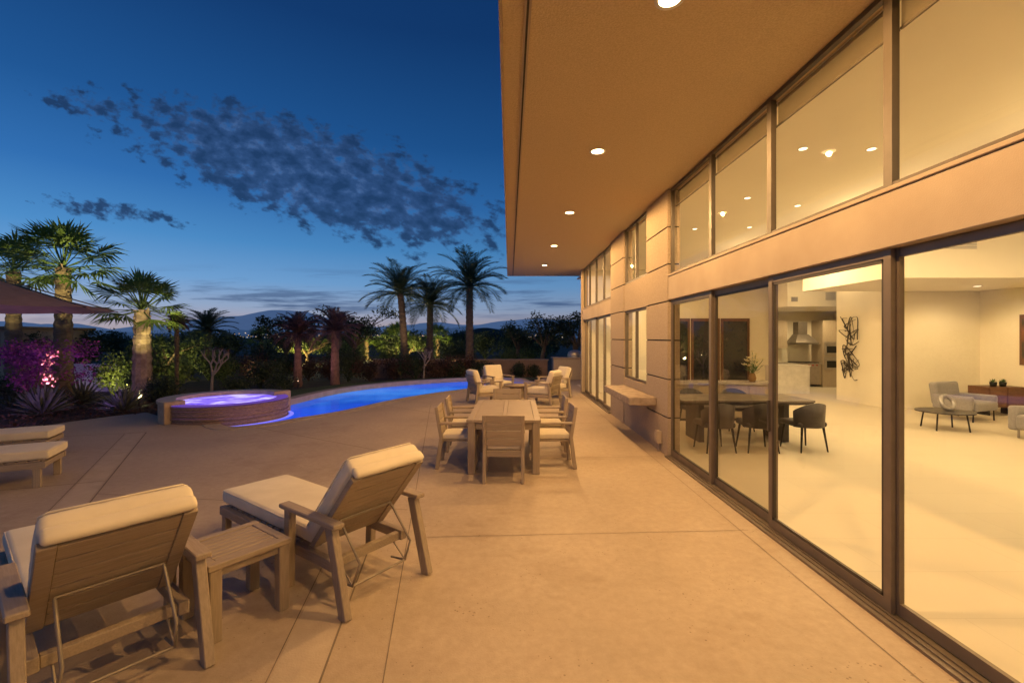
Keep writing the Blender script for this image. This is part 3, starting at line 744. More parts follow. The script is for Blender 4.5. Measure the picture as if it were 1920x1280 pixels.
for s in(-1,1):
    mb=MB();mb.box(s*.75-.05,s*.75+.05,-.3,.3,0,.679);mb.build('leg',dark,it,.004)
sb=thing('sideboard','pale wood sideboard with marble top behind the indoor dining table','cabinet',(4.75,10.4,.004))
mb=MB();mb.box(-1.15,1.15,-.3,.3,.06,.80);mb.build('body',oak,sb)
for i in range(4):
    mb=MB();mb.box(-1.14+i*.57,-.58+i*.57,-.318,-.301,.08,.78);mb.build('door',oak,sb,.003)
mb=MB();mb.box(-1.2,1.2,-.34,.33,.801,.85);mb.build('top',marble,sb,.004)
mb=MB();mb.box(-1.1,1.1,-.26,.28,0,.059);mb.build('plinth',dark,sb)
vs=thing('flower_vase','vase of white lilies with green leaves on the sideboard','flowers',(5.5,10.3,.855))
mb=MB();mb.lathe([(.001,.0),(.06,.0),(.085,.08),(.06,.17),(.045,.2)],18);mb.build('vase',mat('amber_glass',(.36,.22,.10),rough=.15),vs)
rn=random.Random(9);mb=MB();m2=MB()
for i in range(16):
    a=rn.random()*6.28;r=.08+.24*rn.random();h_=.32+.34*rn.random();tip=V((r*math.cos(a),r*math.sin(a),h_))
    mb.tube([(0,0,.15),tip*.55+V((0,0,.08)),tip],.005,5)
    for k in range(3):
        p=tip*(.5+.15*k);dd=V((rn.uniform(-1,1),rn.uniform(-1,1),rn.uniform(-.1,.7))).normalized();s_=dd.cross(V((0,0,1))).normalized()
        mb.add([p,p+dd*.07+s_*.02,p+dd*.16,p+dd*.07-s_*.02],[(0,1,2,3)])
    for k in range(6):
        b=k*math.pi/3;dd=V((math.cos(b)*.8,math.sin(b)*.8,.55)).normalized();s_=V((-math.sin(b),math.cos(b),0))
        m2.add([tip,tip+dd*.05+s_*.024,tip+dd*.095,tip+dd*.05-s_*.024],[(0,1,2,3)])
mb.build('stems',mat('stem_green',(.08,.16,.04),rough=.6),vs);m2.build('blossoms',mat('lily_petals',(.8,.74,.5),rough=.6,transl=.3),vs)
isl=thing('kitchen_island','white kitchen island block in front of the pale cabinets','counter',(9.35,15.4,.004))
mb=MB();mb.box(-.75,.55,-.4,.35,0,.90);mb.build('body',white,isl);mb=MB();mb.box(-.78,.58,-.43,.38,.901,.94);mb.build('top',white,isl,.004)
kc=thing('kitchen_cabinets','run of pale kitchen cabinets with drawers along the back wall','cabinet',(0,0,.004))
mb=MB();mb.box(8.9,11.72,17.1,17.69,.1,.86);mb.build('base_cabinet',oak,kc)
mb=MB();mb.box(8.88,11.74,17.06,17.69,.862,.90);mb.build('countertop',marble,kc)
for i in range(5):
    for z0,z1 in((.12,.36),(.38,.60),(.62,.84)):
        mb=MB();x=8.93+i*.555;mb.box(x,x+.54,17.08,17.099,z0,z1);dr=mb.build('drawer',oak,kc,.002)
        mb=MB();mb.tube([(x+.1,17.06,z1-.05),(x+.44,17.06,z1-.05)],.008,6);mb.build('handle',steel,dr)
for x0,x1 in((8.9,9.6),(9.62,10.6)):
    mb=MB();mb.box(x0,x1,17.35,17.69,1.45,2.5);mb.build('wall_cabinet',oak,kc,.003)
rh=thing('range_hood','stainless range hood with dark flared canopy on the kitchen wall','hood',(11.2,17.4,1.6))
mb=MB();mb.add([(-.45,-.3,0),(.45,-.3,0),(.45,.28,0),(-.45,.28,0),(-.45,-.3,.07),(.45,-.3,.07),(.45,.28,.07),(-.45,.28,.07),(-.2,-.05,.38),(.2,-.05,.38),(.2,.28,.38),(-.2,.28,.38)],[(3,2,1,0),(0,1,5,4),(1,2,6,5),(2,3,7,6),(3,0,4,7),(4,5,9,8),(5,6,10,9),(6,7,11,10),(7,4,8,11)]);mb.build('canopy',steeld,rh)
mb=MB();mb.box(-.17,.17,-.03,.28,.381,.86);mb.build('chimney',steeld,rh)
cook=thing('gas_range','stainless gas range with red knobs beneath the hood','cooker',(11.2,17.35,.004))
mb=MB();mb.box(-.42,.42,-.32,-.27,.1,.88);mb.build('front',steel,cook);mb=MB();mb.box(-.41,.41,-.3,.3,.905,.93);mb.build('hob',black,cook)
redk=mat('red_knob',(.4,.03,.02),rough=.4)
for i in range(5):
    mb=MB();mb.tube([(-.3+i*.15,-.35,.82),(-.3+i*.15,-.321,.82)],.025,10);mb.build('knob',redk,cook)
ov=thing('wall_oven_tower','tall cabinet holding two stainless wall ovens','oven',(12.1,17.3,.004))
mb=MB();mb.box(-.36,.36,-.25,.39,0,2.5);mb.build('cabinet',oak,ov)
for z in(.65,1.2):
    mb=MB();mb.box(-.31,.31,-.275,-.252,z,z+.5);od=mb.build('oven_door',steel,ov,.003);mb=MB();mb.box(-.22,.22,-.28,-.276,z+.08,z+.33);mb.build('window',black,od);mb=MB();mb.tube([(-.25,-.31,z+.4),(.25,-.31,z+.4)],.012);mb.build('handle',steel,od)
rn=random.Random(21);mb=MB()
for i in range(14):
    c=(rn.uniform(-.22,.22),rn.uniform(.2,1.7));P_=[]
    for k in range(5):
        P_.append((max(-.37,min(.37,c[0]+rn.uniform(-.34,.34))),max(.05,min(1.85,c[1]+rn.uniform(-.4,.4)))))
    cur=catmull(P_,False,7);ph=rn.random()*6
    mb.tube([(-.05-.03*math.sin(k*.25+ph),p.x,p.y) for k,p in enumerate(cur)],[.004+.010*abs(math.sin(k*.22+i)) for k in range(len(cur))],6)
art=mb.build('metal_wall_sculpture',mat('dark_iron',(.06,.05,.042),rough=.5,metal=.4));art.location=(9.845,13.15,.62);tag(art,'tall openwork sculpture of looping dark metal strips hung on the side wall','sculpture')
pn=thing('framed_painting','dark framed brown painting at the right edge on the living room wall','painting',(12.195,10.25,1.2))
mb=MB();mb.box(-.04,0,-.6,.6,0,1.2);mb.build('frame',walnut,pn,.004);mb=MB();mb.box(-.045,-.041,-.54,.54,.06,1.14);mb.build('canvas',mat('brown_abstract',(.25,.1,.05),(.06,.05,.04),scale=3,rough=.7),pn)
ac=thing('grey_armchair','grey upholstered armchair on thin legs in the living room','armchair',(10.35,10.35,.004),R(200))
mb=MB();mb.cushion(.80,.78,.20,.05,Matrix.Translation((0,.02,.33)),.01);mb.build('seat',greyfab,ac)
mb=MB();mb.cushion(.86,.18,.52,.06,Matrix.Translation((0,-.36,.56))@Matrix.Rotation(R(8),4,'X'),0);mb.build('backrest',greyfab,ac)
for s in(-1,1):
    mb=MB();mb.cushion(.11,.72,.32,.04,Matrix.Translation((s*.44,.0,.40)),0);mb.build('arm',greyfab,ac)
    for y in(-.3,.33):
        mb=MB();mb.tube([(s*.40,y,0),(s*.38,y,.24)],.015,8);mb.build('leg',black,ac)
so=thing('pale_sofa','pale grey sofa cut off by the right edge of the picture','sofa',(9.75,7.6,.004),R(90))
mb=MB();mb.cushion(1.6,.8,.28,.06,Matrix.Translation((0,.03,.30)),.01);mb.build('seat',greyfab,so)
mb=MB();mb.cushion(1.6,.2,.5,.06,Matrix.Translation((0,-.40,.52)),0);mb.build('backrest',greyfab,so)
for s in(-1,1):
    mb=MB();mb.cushion(.16,.85,.45,.05,Matrix.Translation((s*.86,.0,.36)),0);mb.build('arm',greyfab,so)
    for y in(-.35,.35):
        mb=MB();mb.tube([(s*.8,y,0),(s*.8,y,.17)],.018,8);mb.build('leg',steel,so)
cf=thing('round_coffee_table','round dark topped coffee table on thin legs','table',(8.8,9.2,.004))
mb=MB();mb.lathe([(.001,.375),(.46,.375),(.46,.35),(.001,.348)],36,sm=False);mb.build('tabletop',dark,cf)
for k in range(4):
    a=k*math.pi/2+.5;mb=MB();mb.tube([(.38*math.cos(a),.38*math.sin(a),0),(.33*math.cos(a),.33*math.sin(a),.348)],.014,8);mb.build('leg',black,cf)
rg=MB();rg.tube([(8.85+.125*math.cos(a),9.2+.05*math.sin(a),.545+.125*math.sin(a)) for a in [2*math.pi*k/24 for k in range(24)]],.042,10,closed=True)
o=rg.build('ring_sculpture',mat('pewter',(.4,.39,.4),rough=.35,metal=.5));tag(o,'grey ring shaped sculpture standing on the round coffee table','sculpture')
cs=thing('walnut_console','reddish wood console cabinet at the right of the grey armchair','cabinet',(11.75,11.0,.004))
mb=MB();mb.box(-.42,.42,-.25,.25,.2,.68);mb.build('body',walnut,cs,.004)
for s in(-1,1):
    mb=MB();mb.box(s*.36-.02,s*.36+.02,-.2,.2,0,.199);mb.build('leg',black,cs)
    mb=MB();mb.box(s*.21-.2,s*.21+.2,-.266,-.251,.22,.66);mb.build('door',walnut,cs,.003)
rn=random.Random(4);succ=mat('succulent',(.12,.2,.08),rough=.5)
for x,l in((11.62,'left of two'),(11.85,'right of two')):
    t=thing('potted_succulent','small dark pot with a green succulent on the wood console, '+l,'plant',(x,10.93,.685),0,'potted succulents on the console')
    mb=MB();mb.lathe([(.001,0),(.055,0),(.07,.1),(.06,.1),(.05,.08),(.001,.08)],14);mb.build('pot',black,t)
    mb=MB()
    for k in range(26):
        a=rn.random()*6.28;e=rn.uniform(.3,1.4);d=V((math.cos(a)*math.cos(e),math.sin(a)*math.cos(e),math.sin(e)));s_=d.cross(V((0,0,1))).normalized()*.015;p=V((0,0,.085))
        mb.add([p,p+d*.05+s_,p+d*.11,p+d*.05-s_],[(0,1,2,3)])
    mb.build('leaves',succ,t)

# ------------------------------------------------------------------ vegetation
bark=mat('bark',(.20,.14,.095),(.11,.075,.05),scale=6,stretch=(1,1,5),rough=.95,bump=1,bscale=12)
palmg=mat('palm_leaf',(.18,.26,.055),(.09,.14,.035),scale=2,rough=.5,transl=.35)
palmd=mat('date_palm_leaf',(.09,.125,.06),(.05,.08,.042),scale=2,rough=.5,transl=.2)
leafd=mat('dark_leaf',(.065,.085,.035),(.028,.04,.019),scale=2.5,rough=.6,transl=.2,lo=.4,hi=.6)
leafm=mat('mid_leaf',(.14,.18,.05),(.05,.075,.024),scale=2.5,rough=.6,transl=.25,lo=.4,hi=.6)
leafr=mat('red_leaf',(.12,.055,.035),(.05,.038,.022),scale=3,rough=.6,transl=.2,lo=.4,hi=.6)
bougm=mat('bougainvillea_bracts',(.40,.08,.36),(.14,.05,.12),scale=3,rough=.9,transl=.2,spec=.05,lo=.4,hi=.62)
purplelit=mat('purple_lit_leaf',(.17,.10,.105),(.09,.055,.058),scale=2,rough=.6,transl=.2)  # purple light mixed into the leaf colour
agm=mat('agave_leaf',(.14,.145,.13),(.09,.10,.085),scale=3,rough=.6,spec=.2)

def leafcloud(mb,clumps,n,size,rn,flat=.5):
    for i in range(n):
        c,r=clumps[rn.randrange(len(clumps))]
        d=V((rn.gauss(0,1),rn.gauss(0,1),rn.gauss(0,1))).normalized();k=rn.random()**.45
        p=V(c)+V((d.x*r[0],d.y*r[1],d.z*r[2]))*k
        a=V((rn.gauss(0,1),rn.gauss(0,1),rn.gauss(0,.6))).normalized();nn=(d*flat+V((rn.gauss(0,.6),rn.gauss(0,.6),.5+rn.gauss(0,.5)))).normalized()
        b=nn.cross(a)
        if b.length<.05:continue
        b.normalize();s=size*rn.uniform(.6,1.4)
        mb.add([p-a*s*.5,p+b*s*.24,p+a*s*.5,p-b*s*.24],[(0,1,2,3)])

def fan_crown(mb,Rr,rn,nf=32,nseg=17):
    for i in range(nf):
        f=i/nf;az=i*2.39996+rn.uniform(-.2,.2);el=R(84-108*f**.9+rn.uniform(-8,8))
        d=V((math.cos(az)*math.cos(el),math.sin(az)*math.cos(el),math.sin(el)));s=V((-math.sin(az),math.cos(az),0));nn=s.cross(d)
        pl=Rr*(.50+.12*rn.random());p=d*pl+V((0,0,-.05*Rr*f))
        mb.bar((0,0,0),p,.03,.02)
        L0=Rr*.55*rn.uniform(.85,1.1)
        tw=rn.uniform(-.5,.5);s2=(s*math.cos(tw)+nn*math.sin(tw));n2=s2.cross(d)
        for k in range(nseg):
            ph=R(-90+180*k/(nseg-1)+rn.uniform(-3,3));dr=d*math.cos(ph)+s2*math.sin(ph);L_=L0*(1-.28*(ph/1.6)**2)*rn.uniform(.9,1.05)
            w=L_*.044;side=dr.cross(n2).normalized()
            cup=n2*(.12*L_*abs(math.sin(ph)))
            m_=p+dr*L_*.5+cup;tip=p+dr*L_*.98+cup+V((0,0,-L_*.22*rn.uniform(.4,1.5)))
            mb.add([p,m_+side*w,tip,m_-side*w],[(0,1,2,3)])
def feather_crown(mb,Rr,rn,nf=44,nl=26,droop=.85):
    for i in range(nf):
        f=i/nf;az=i*2.39996+rn.uniform(-.3,.3);el=R(86-98*f+rn.uniform(-9,9));L_=Rr*rn.uniform(.95,1.2);K=9;st=L_/K
        p=V((0,0,0));pts=[p.copy()];e=el
        for k in range(K):
            e-=R((3+7*k/K*1.5)*droop)*(1 if e>R(-70) else 0);p=p+V((math.cos(az)*math.cos(e),math.sin(az)*math.cos(e),math.sin(e)))*st;pts.append(p.copy())
        mb.tube(pts,[.028*(1-.85*k/K) for k in range(K+1)],4)
        s=V((-math.sin(az),math.cos(az),0))
        for q in range(nl):
            u=.12+.88*q/nl;x=u*K;k=min(int(x),K-1);pp=pts[k].lerp(pts[k+1],x-k);tg=(pts[k+1]-pts[k]).normalized();up=s.cross(tg)
            if up.z<0:up=-up
            ll=Rr*.30*math.sin(math.pi*min(1,.15+u*.8))**.7*rn.uniform(.75,1.15)
            for sg in(-1,1):
                dd=(tg*.70+s*sg*.74+up*.3).normalized();w=tg*(.012+.0085*Rr)
                tip=pp+dd*ll+V((0,0,-.16*ll))
                mb.add([pp-w*.6,pp+dd*ll*.4+w,tip,pp+dd*ll*.4-w],[(0,1,2,3)])
def trunk(mb,H,r0,r1,rn,rough=.12,lean=0):
    k=max(10,int(H*7));pts=[];rs=[]
    for i in range(k+1):
        f=i/k;pts.append((lean*f*f,0,H*f));rs.append((r0+(r1-r0)*f)*(1+rough*(i%2)+rn.uniform(-.03,.03)))
    mb.tube(pts,rs,11,sm=False)
def boots(mb,H,r,rn,z0,n,lean=0):
    for i in range(n):
        a=i*2.39996;z=z0+(H-z0)*i/n;d=V((math.cos(a),math.sin(a),0));o=V((lean*(z/H)**2,0,0))
        mb.bar(o+V((0,0,z))+d*r*.8,o+V((0,0,z+.16))+d*r*1.2,.08,.03,w1=.05,d1=.02)
def palm(name,label,cat,x,y,H,Rr,r0,r1,kind,m,seed,group,bm=bark,lean=0):
    rn=random.Random(seed);t=thing(name,label,cat,(x,y,-.15),rn.random()*6,group)
    mb=MB();trunk(mb,H,r0,r1,rn,lean=lean);boots(mb,H,r1,rn,H*.4,int(16+H*8),lean);mb.build('trunk',bm,t)
    mb=MB()
    if kind=='fan':fan_crown(mb,Rr,rn)
    else:feather_crown(mb,Rr,rn)
    c=mb.build('crown',m,t);c.location=(lean,0,H)
    return t
lp='palms in the garden'
palm('fan_palm','tall floodlit green fan palm left of the shorter fan palm, thick trunk','palm tree',-14.7,15,4.3,1.72,.27,.18,'fan',palmg,1,lp)
palm('fan_palm','fan palm partly behind the tall one at the far left edge','palm tree',-19.6,18,4.6,1.6,.26,.2,'fan',palmg,2,lp)
palm('fan_palm','shorter floodlit fan palm with pale stout trunk','palm tree',-11.3,14,2.85,1.35,.26,.19,'fan',palmg,3,lp,mat('pale_palm_bark',(.34,.25,.17),(.2,.14,.09),scale=8,rough=.9,bump=1,bscale=14))
palm('date_palm','tall date palm silhouette just left of the roof edge','palm tree',-2.1,24,4.7,2.15,.22,.16,'f',palmd,4,lp)
palm('date_palm','tall date palm, leftmost of the dark feathery group','palm tree',-5.75,25,4.4,2.0,.2,.16,'f',palmd,5,lp,lean=.25)
palm('date_palm','date palm with drooping crown between the two tallest ones','palm tree',-4.55,26,3.9,1.95,.2,.16,'f',palmd,6,lp,lean=-.3)
palm('date_palm','small dark feathery palm behind the short fan palm','palm tree',-16.6,25,2.4,1.4,.22,.18,'f',palmd,8,lp)
purplelit_bark=mat('purple_lit_bark',(.22,.12,.10),(.13,.075,.065),scale=8,rough=.9,bump=1,bscale=14)  # purple light mixed into the bark colour
palm('purple_lit_palm','palm tinted by purple light behind the pool, right of the pair','palm tree',-7.05,18.4,2.25,1.1,.18,.12,'f',purplelit,9,lp,purplelit_bark)
palm('purple_lit_palm','palm tinted by purple light behind the pool, left of the pair','palm tree',-8.65,18.6,2.15,1.0,.17,.11,'f',purplelit,10,lp,purplelit_bark)
palm('queen_palm','thin stemmed small palm right behind the short fan palm','palm tree',-11.4,15.6,2.5,.45,.06,.045,'f',purplelit,11,lp)
for i,(x,y,h_) in enumerate([(-13.2,42,1.9),(-11.3,43,1.6),(-10.2,41,2.0),(-6.6,42,1.9),(-24,44,1.8)]):
    palm('fan_palm','small distant fan palm lit yellow green from below, beyond the hedge','palm tree',x,y,h_,1.5,.2,.18,'fan',palmg,30+i,'small distant lit palms')

def tree(name,label,x,y,H,cr,m,seed,n=2600,ls=.16,group='dark trees beyond the garden'):
    rn=random.Random(seed);t=thing(name,label,'tree',(x,y,-.15),0,group)
    mb=MB();cl=[];th=H*.38
    mb.tube([(0,0,0),(rn.uniform(-.1,.1),0,th*.5),(rn.uniform(-.15,.15),0,th)],[.16,.13,.11],8)
    for k in range(9):
        a=k*2.4;rr=cr*rn.uniform(.3,.8);top=V((rr*math.cos(a),rr*math.sin(a),H*rn.uniform(.55,.92)))
        mb.tube([(0,0,th*.9),top*.5+V((0,0,th*.45)),top],[.08,.05,.02],6);s=cr*rn.uniform(.28,.46);cl.append((top,(s,s,s*.75)))
        b=top+V((rn.uniform(-.5,.5)*cr,rn.uniform(-.5,.5)*cr,rn.uniform(-.2,.12)*H));mb.tube([top*.7+V((0,0,th*.2)),b],[.03,.012],5);cl.append((b,(s*.7,s*.7,s*.5)))
    mb.build('trunk',bark,t);mb=MB();leafcloud(mb,cl,n,ls,rn);mb.build('crown',m,t);return t
tree('shade_tree','broad dark tree left of the date palms, right one of two',-9.6,28,4.0,2.2,leafd,40,3200)
tree('shade_tree','dark bushy tree behind the purple lit palms, left one of two',-13.2,27,3.3,1.9,leafd,41,2800)
tree('shade_tree','dark leafy tree beside the end of the house, closest to the glass',4.0,27,3.9,1.7,leafd,42,2600)
tree('shade_tree','dark leafy tree right of the tall date palm, with an open top',2.2,29,4.0,2.0,leafd,43,2800)
tree('shade_tree','low dark tree between the tall date palm and the house',.6,33,3.4,2.0,leafd,44,2400)
tree('shade_tree','mid green tree behind the short fan palm and the plumeria',-15.8,21,2.1,2.0,leafm,45,2600)
tree('shade_tree','dark round tree far left behind the purple bush',-20.5,21,2.2,1.8,leafd,46,2200)
tree('shade_tree','low tree lit yellow green right of the leftmost date palm',-7.6,34,2.3,2.2,leafm,47,2600)
tree('shade_tree','low tree lit yellow green in the gap behind the purple lit palms',-16,36,2.2,2.4,leafm,48,2400)

plb=mat('plumeria_bark',(.36,.28,.26),rough=.8)
def plumeria(label,x,y,seed,sc=1):
    rn=random.Random(seed);t=thing('plumeria_tree',label,'tree',(x,y,-.15),0,None);mb=MB();ends=[]
    def br(p,d,l,r,dep):
        q=p+d*l;mb.tube([p,(p+q)/2+V((rn.uniform(-.03,.03),rn.uniform(-.03,.03),0)),q],[r,r*.85,r*.75],6)
        if dep==0:ends.append(q);return
        for k in range(3 if dep>1 else 2):
            a=rn.random()*6.28;nd=(d+V((math.cos(a),math.sin(a),.25))*.75).normalized();br(q,nd,l*.72,r*.72,dep-1)
    br(V((0,0,0)),V((.05,0,1)),.62*sc,.05*sc,3);mb.build('trunk',plb,t)
    mb=MB()
    for e in ends:
        for k in range(6):
            a=rn.random()*6.28;d=V((math.cos(a),math.sin(a),rn.uniform(-.2,.6))).normalized();s_=d.cross(V((0,0,1))).normalized()*.035
            mb.add([e,e+d*.1+s_,e+d*.22,e+d*.1-s_],[(0,1,2,3)])
    mb.build('crown',purplelit,t)
plumeria('small plumeria with pale forked branches behind the spa',-10.6,16.2,60,1.05)
plumeria('small plumeria with forked branches in front of the garden wall below the date palms',-4.0,21.2,61,1.0)

def shrub_mesh(seed,n=1500,ls=.09):
    rn=random.Random(seed);mb=MB();cl=[]
    for k in range(10):
        a=rn.random()*6.28;r=rn.random()*.65;cl.append((V((r*math.cos(a),r*math.sin(a),rn.uniform(.3,.72))),(.36,.36,.3)))
    leafcloud(mb,cl,n,ls,rn)
    for k in range(7):
        c=cl[k][0];mb.tube([(0,0,0),c*.5+V((0,0,.05)),c],[.02,.015,.008],4)
    return mb
protos={}
def shrub(kind,m,label,x,y,s,h_,group):
    if kind not in protos:
        o=shrub_mesh(len(protos)+70).build('garden_shrub',m);protos[kind]=o
    else:
        o=protos[kind].copy();C.objects.link(o)
    o.location=(x,y,-.15);o.scale=(s,s,h_);o.rotation_euler=(0,0,random.random()*6);tag(o,label,'shrub',group)
for i in range(12):
    x=-13.2+i*.98;y=20.9+.35*math.sin(i*1.7)+max(0,(x+5))*.45
    shrub('r' if i%3 else 'd',leafr if i%3 else leafd,'dark leafy hedge shrub in the row behind the pool and lawn',x,y,1.0,1.35+.15*math.sin(i*2.3),'hedge shrubs behind the pool')
for i,(x,y,s,h_) in enumerate([(-1.2,22.0,.8,1.0),(-2.8,21.9,.85,1.1),(.4,22.1,.75,.85),(1.2,22.2,.6,.75)]):
    shrub('d',leafd,'dark round shrub in front of the low garden wall',x,y,s,h_,'shrubs by the garden wall')
for i,(x,y,s,h_) in enumerate([(-16.5,22.5,1.5,1.7),(-14.2,21.5,1.4,1.5),(-12.4,23.5,1.4,1.9),(-19,24.5,1.6,1.7),(-9,24,1.4,1.6),(-6.5,25,1.4,1.6),(-3.2,27,1.5,1.7),(.2,27.5,1.4,1.5),(-21.5,26,1.8,1.8),(-11,31,2.2,1.9),(-4,33,2.2,1.9),(1.5,36,2.4,1.9)]):
    shrub('m' if i%2 else 'd',leafm if i%2 else leafd,'dense green background shrub beyond the hedge',x,y,s,h_,'background shrubs')
rs_=random.Random(12)
for i in range(30):
    x=-46+i*1.75+rs_.uniform(-.6,.6);y=46+rs_.uniform(-4,8)
    shrub('d',leafd,'dark rounded bush in the far tree line below the mountains',x,y,2.3+rs_.random(),2.0+rs_.random()*1.1,'far tree line bushes')
for i,(x,y,s,h_) in enumerate([(-12.0,14.9,.9,1.1),(-13.2,16.5,1.0,1.3),(-9.6,17.6,1.0,1.2),(-10.3,13.6,.8,.95),(-12.3,12.2,.8,.75),(-14.6,13.3,1.0,1.0),(-9.0,15.2,.8,.8),(-8.2,16.6,.7,.7)]):
    shrub('d',leafd,'low dark shrub in the planting bed behind the spa',x,y,s,h_,'bed shrubs behind the spa')
for i,(x,y,s,h_) in enumerate([(-13.6,15.6,1.0,1.6),(-12.6,17.2,1.1,1.5),(-11.6,18.6,1.0,1.5),(-14.6,18.4,1.2,1.7)]):
    shrub('m',leafm,'bright green shrub around the foot of the floodlit fan palms',x,y,s,h_,'green shrubs under the fan palms')
mb=MB();rn=random.Random(80);cl=[]
for k in range(20):
    a=rn.random()*6.28;r=rn.random();cl.append((V((1.6*r*math.cos(a),.8*r*math.sin(a),rn.uniform(.7,1.8))),(.42,.42,.3)))
leafcloud(mb,cl,3800,.085,rn);bo=thing('bougainvillea','bougainvillea bush covered in violet purple bracts at the left edge','shrub',(-13.3,12.6,-.15))
mb.build('crown',bougm,bo);mb=MB()
for c in cl[:9]:mb.tube([(0,0,0),c[0]*.5,c[0]],[.04,.03,.01],5)
mb.build('trunk',bark,bo)
def agave(label,x,y,s,seed,n=60,w=.045,group='spiky plants in the bed'):
    rn=random.Random(seed);mb=MB()
    for i in range(n):
        a=i*2.39996;e=R(80-70*i/n+rn.uniform(-6,6));d=V((math.cos(a)*math.cos(e),math.sin(a)*math.cos(e),math.sin(e)));s_=V((-math.sin(a),math.cos(a),0))
        L_=rn.uniform(.8,1.05);p1=d*.45*L_;p2=d*.85*L_+V((0,0,-.04));tip=d*L_+V((0,0,-.12*L_));up=s_.cross(d)*.015
        mb.add([s_*-.02,s_*.02,p1+s_*w+up,p1-up,p1-s_*w+up,p2+s_*w*.6,p2-s_*w*.6,tip],[(0,1,2,3),(0,3,4),(3,2,5,6),(4,3,6),(6,5,7)])
    o=mb.build('spiky_yucca',agm);o.location=(x,y,-.12);o.scale=(s,s,s);tag(o,label,'plant',group)
agave('spiky grey yucca lit violet left of the spa, nearest to it',-10.25,12.1,.85,1)
agave('spiky grey yucca lit violet below the purple bush',-11.9,11.6,.95,2)
agave('fine spiky plant behind the spa by the short fan palm',-10.9,14.0,.85,3,90,.02)
agave('fine spiky plant at the right of the lawn',-1.2,21.0,.8,4,90,.02)
agave('fine spiky plant behind the two violet yuccas',-12.6,13.4,.9,5,80,.025)
mb=MB();rn=random.Random(90)
for i in range(5200):
    x=rn.uniform(-15,-8.4);y=rn.uniform(8.2,13)
    if x>-9.9 and y<10.9 and x>-9.9+ (y-8.8)*.3:continue
    if (x+6.65)**2+(y-11.05)**2<3.2:continue
    z=-.13+.22*rn.random()**1.5;a=rn.random()*6.28;d=V((math.cos(a),math.sin(a),rn.uniform(-.3,.8))).normalized();b=d.cross(V((rn.gauss(0,.3),rn.gauss(0,.3),1))).normalized();s=rn.uniform(.05,.12);p=V((x,y,z))
    mb.add([p-d*s*.5,p+b*s*.25,p+d*s*.5,p-b*s*.25],[(0,1,2,3)])
o=mb.build('ground_cover',leafr);tag(o,'reddish low ground cover leaves at the edge of the patio','ground cover',kind='stuff')

gw=MB();gw.box(-6.8,1.9,22.6,22.9,-.15,.72);gw.box(-6.85,1.95,22.55,22.95,.722,.79,mi=1);o=gw.build('garden_wall',[mat('wall_stucco',(.26,.165,.12),(.21,.135,.10),scale=3,rough=.9,bump=.5,bscale=60),mat('wall_cap',(.28,.2,.15),rough=.85)]);tag(o,'low brown stucco garden wall behind the pool','wall')
gw=MB();gw.box(-16.3,-14.3,16.9,17.15,-.15,.88);o=gw.build('garden_wall',mat('pale_wall',(.5,.45,.42),rough=.9,bump=.4,bscale=60),bevel=.01);tag(o,'short pale wall washed in violet light behind the yuccas','wall')
ca=thing('garden_pavilion','small pavilion with a lit opening beneath the umbrella at the left edge','building',(-22.3,18.5,-.15))
mb=MB();mb.box(-4,2.4,0,3,0,2.35);mb.build('wall',stucco,ca)
mb=MB();mb.box(-4.2,2.6,-.3,3.2,2.352,2.46);mb.build('roof',walnut,ca)
mb=MB();mb.box(-2.2,1.6,-.03,-.002,.9,2.2);wf=mb.build('window',bronze,ca)
mb=MB();mb.box(-2.1,1.5,-.04,-.032,1.0,2.1);mb.build('pane',emis('warm_window',(1,.5,.16),.45),wf)

spm=mat('fixture_metal',(.05,.04,.035),rough=.5,metal=.5)
def uplight(x,y,tgt,e,col,label,spot=75):
    t=thing('garden_uplight',label,'lamp',(x,y,-.15),0,'garden uplights')
    d=(V(tgt)-V((x,y,.15))).normalized();mb=MB();mb.tube([(0,0,0),(0,0,.2)],.012,6);mb.tube([V((0,0,.22))-d*.06,V((0,0,.22))+d*.08],[.035,.05],10);mb.build('housing',spm,t)
    l=lamp('SPOT',V((x,y,.10))+d*.1,e,col,.02,spot,blend=1);aim(l,tgt)
YG=(1,.86,.32);VI=(.50,.24,1)
uplight(-13.1,12.9,(-14.7,15,5.2),2900,YG,'small uplight in front of the tall fan palm',48)
uplight(-9.9,12.2,(-11.3,14,3.6),1350,YG,'small uplight in front of the short fan palm',56)
uplight(-18.2,16.0,(-19.6,18,5.2),1100,YG,'small uplight in front of the leftmost fan palm',48)
uplight(-12.6,14.6,(-13.4,17,1.0),140,YG,'small uplight among the green shrubs under the fan palms',140)
uplight(-14.8,19.6,(-15.2,21.5,1.4),170,YG,'small uplight before the mid green tree',140)
uplight(-10.4,8.6,(-13.2,12.6,1.3),170,(.60,.30,1),'added violet light on the purple bush, standing in for spa glow',100)  # added violet fixtures, this and the next two, replace the spa's glow
uplight(-9.9,11.4,(-11.6,12.3,.6),9,VI,'added violet light on the yuccas, standing in for spa glow',110)
uplight(-15.3,15.2,(-15.3,16.9,.5),22,VI,'added violet light on the short pale wall, standing in for spa glow',110)
uplight(-7.8,16.8,(-7.6,18.5,2.0),60,(1,.5,.5),'added pink light before the purple lit palms, standing in for pool glow',120)  # added fixture, replaces the pool's glow on the palms
uplight(-3.0,22.4,(-2.1,24,4.8),220,(1,.7,.4),'small uplight at the foot of the tall date palm',60)
uplight(-5.6,23.2,(-5.2,25.2,4.4),220,(1,.7,.4),'small uplight at the foot of the two date palms',65)
uplight(-11.5,19.6,(-11.2,21.2,.8),32,(1,.72,.4),'small uplight at the left of the hedge row',150)
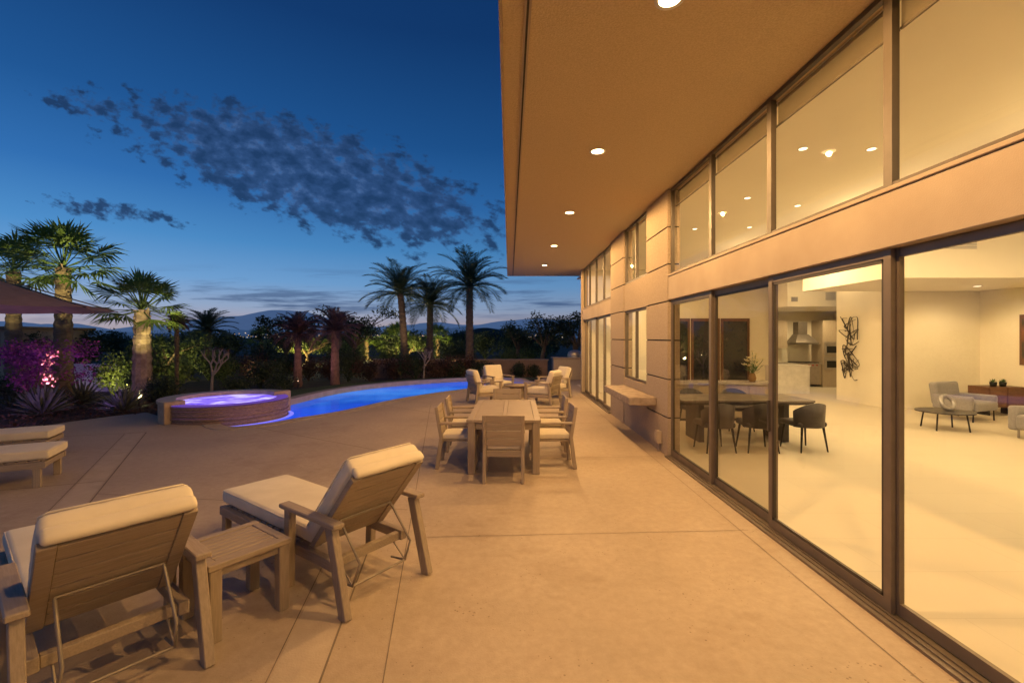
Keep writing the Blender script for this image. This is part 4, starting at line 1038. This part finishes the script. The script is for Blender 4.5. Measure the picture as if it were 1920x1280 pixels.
for x,y in((-12,40.5),(-6.9,40.2),(-16,34.4),(-7.4,32.4)):
    lamp('POINT',(x,y,.4),420,(1,.8,.25),.05)

# ------------------------------------------------------------------ hills, city
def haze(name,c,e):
    return mat(name,c,tuple(q*.7 for q in c),scale=.004,rough=1,emit=1.0,emitc=e)  # aerial haze painted in as emission on the ridges
def ridge(name,y,x0,x1,hf,m,n=160,depth=300):
    mb=MB();vs=[];fs=[]
    for i in range(n+1):
        x=x0+(x1-x0)*i/n;h_=hf(x)
        vs+=[(x,y,-2),(x,y+depth*.5,h_*.55),(x,y+depth,h_),(x,y+depth*2,-2)]
    for i in range(n):
        for k in range(3):fs.append((i*4+k,(i+1)*4+k,(i+1)*4+k+1,i*4+k+1))
    mb.add(vs,fs,None,0,True);o=mb.build(name,m);tag(o,kind='structure')
def fb(x,s,o=0):
    return sum(mn.noise(V((x/s*2**k,o,k*3.1)))/2**k for k in range(5))
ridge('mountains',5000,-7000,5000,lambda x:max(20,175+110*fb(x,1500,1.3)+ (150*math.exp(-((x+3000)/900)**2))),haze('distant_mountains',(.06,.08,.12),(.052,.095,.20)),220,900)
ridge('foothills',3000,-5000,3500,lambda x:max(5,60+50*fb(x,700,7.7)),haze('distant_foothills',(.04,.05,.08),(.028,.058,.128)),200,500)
ridge('hill',150,-60,60,lambda x:max(-1,5.2*math.exp(-((x+8)/13)**2)+2.4*math.exp(-((x+34)/16)**2)+.35*fb(x,6,2)),mat('scrub_hill',(.03,.028,.02),(.02,.02,.016),scale=.3,rough=1),120,14)
mb=MB();rn=random.Random(99)
for i in range(420):
    x=rn.uniform(-2100,700);zz=abs(rn.gauss(0,14))+2;y=2850;s=rn.uniform(1.0,2.6)
    mb.add([(x-s,y,zz-s),(x+s,y,zz-s),(x+s,y,zz+s),(x-s,y,zz+s)],[(0,1,2,3)],mi=rn.randrange(2))
o=mb.build('city_lights',[emis('town_light_warm',(1,.55,.2),1.6),emis('town_light_pale',(1,.8,.55),1.3)]);tag(o,'scattered far off town lights at the foot of the mountains','lights',kind='stuff')
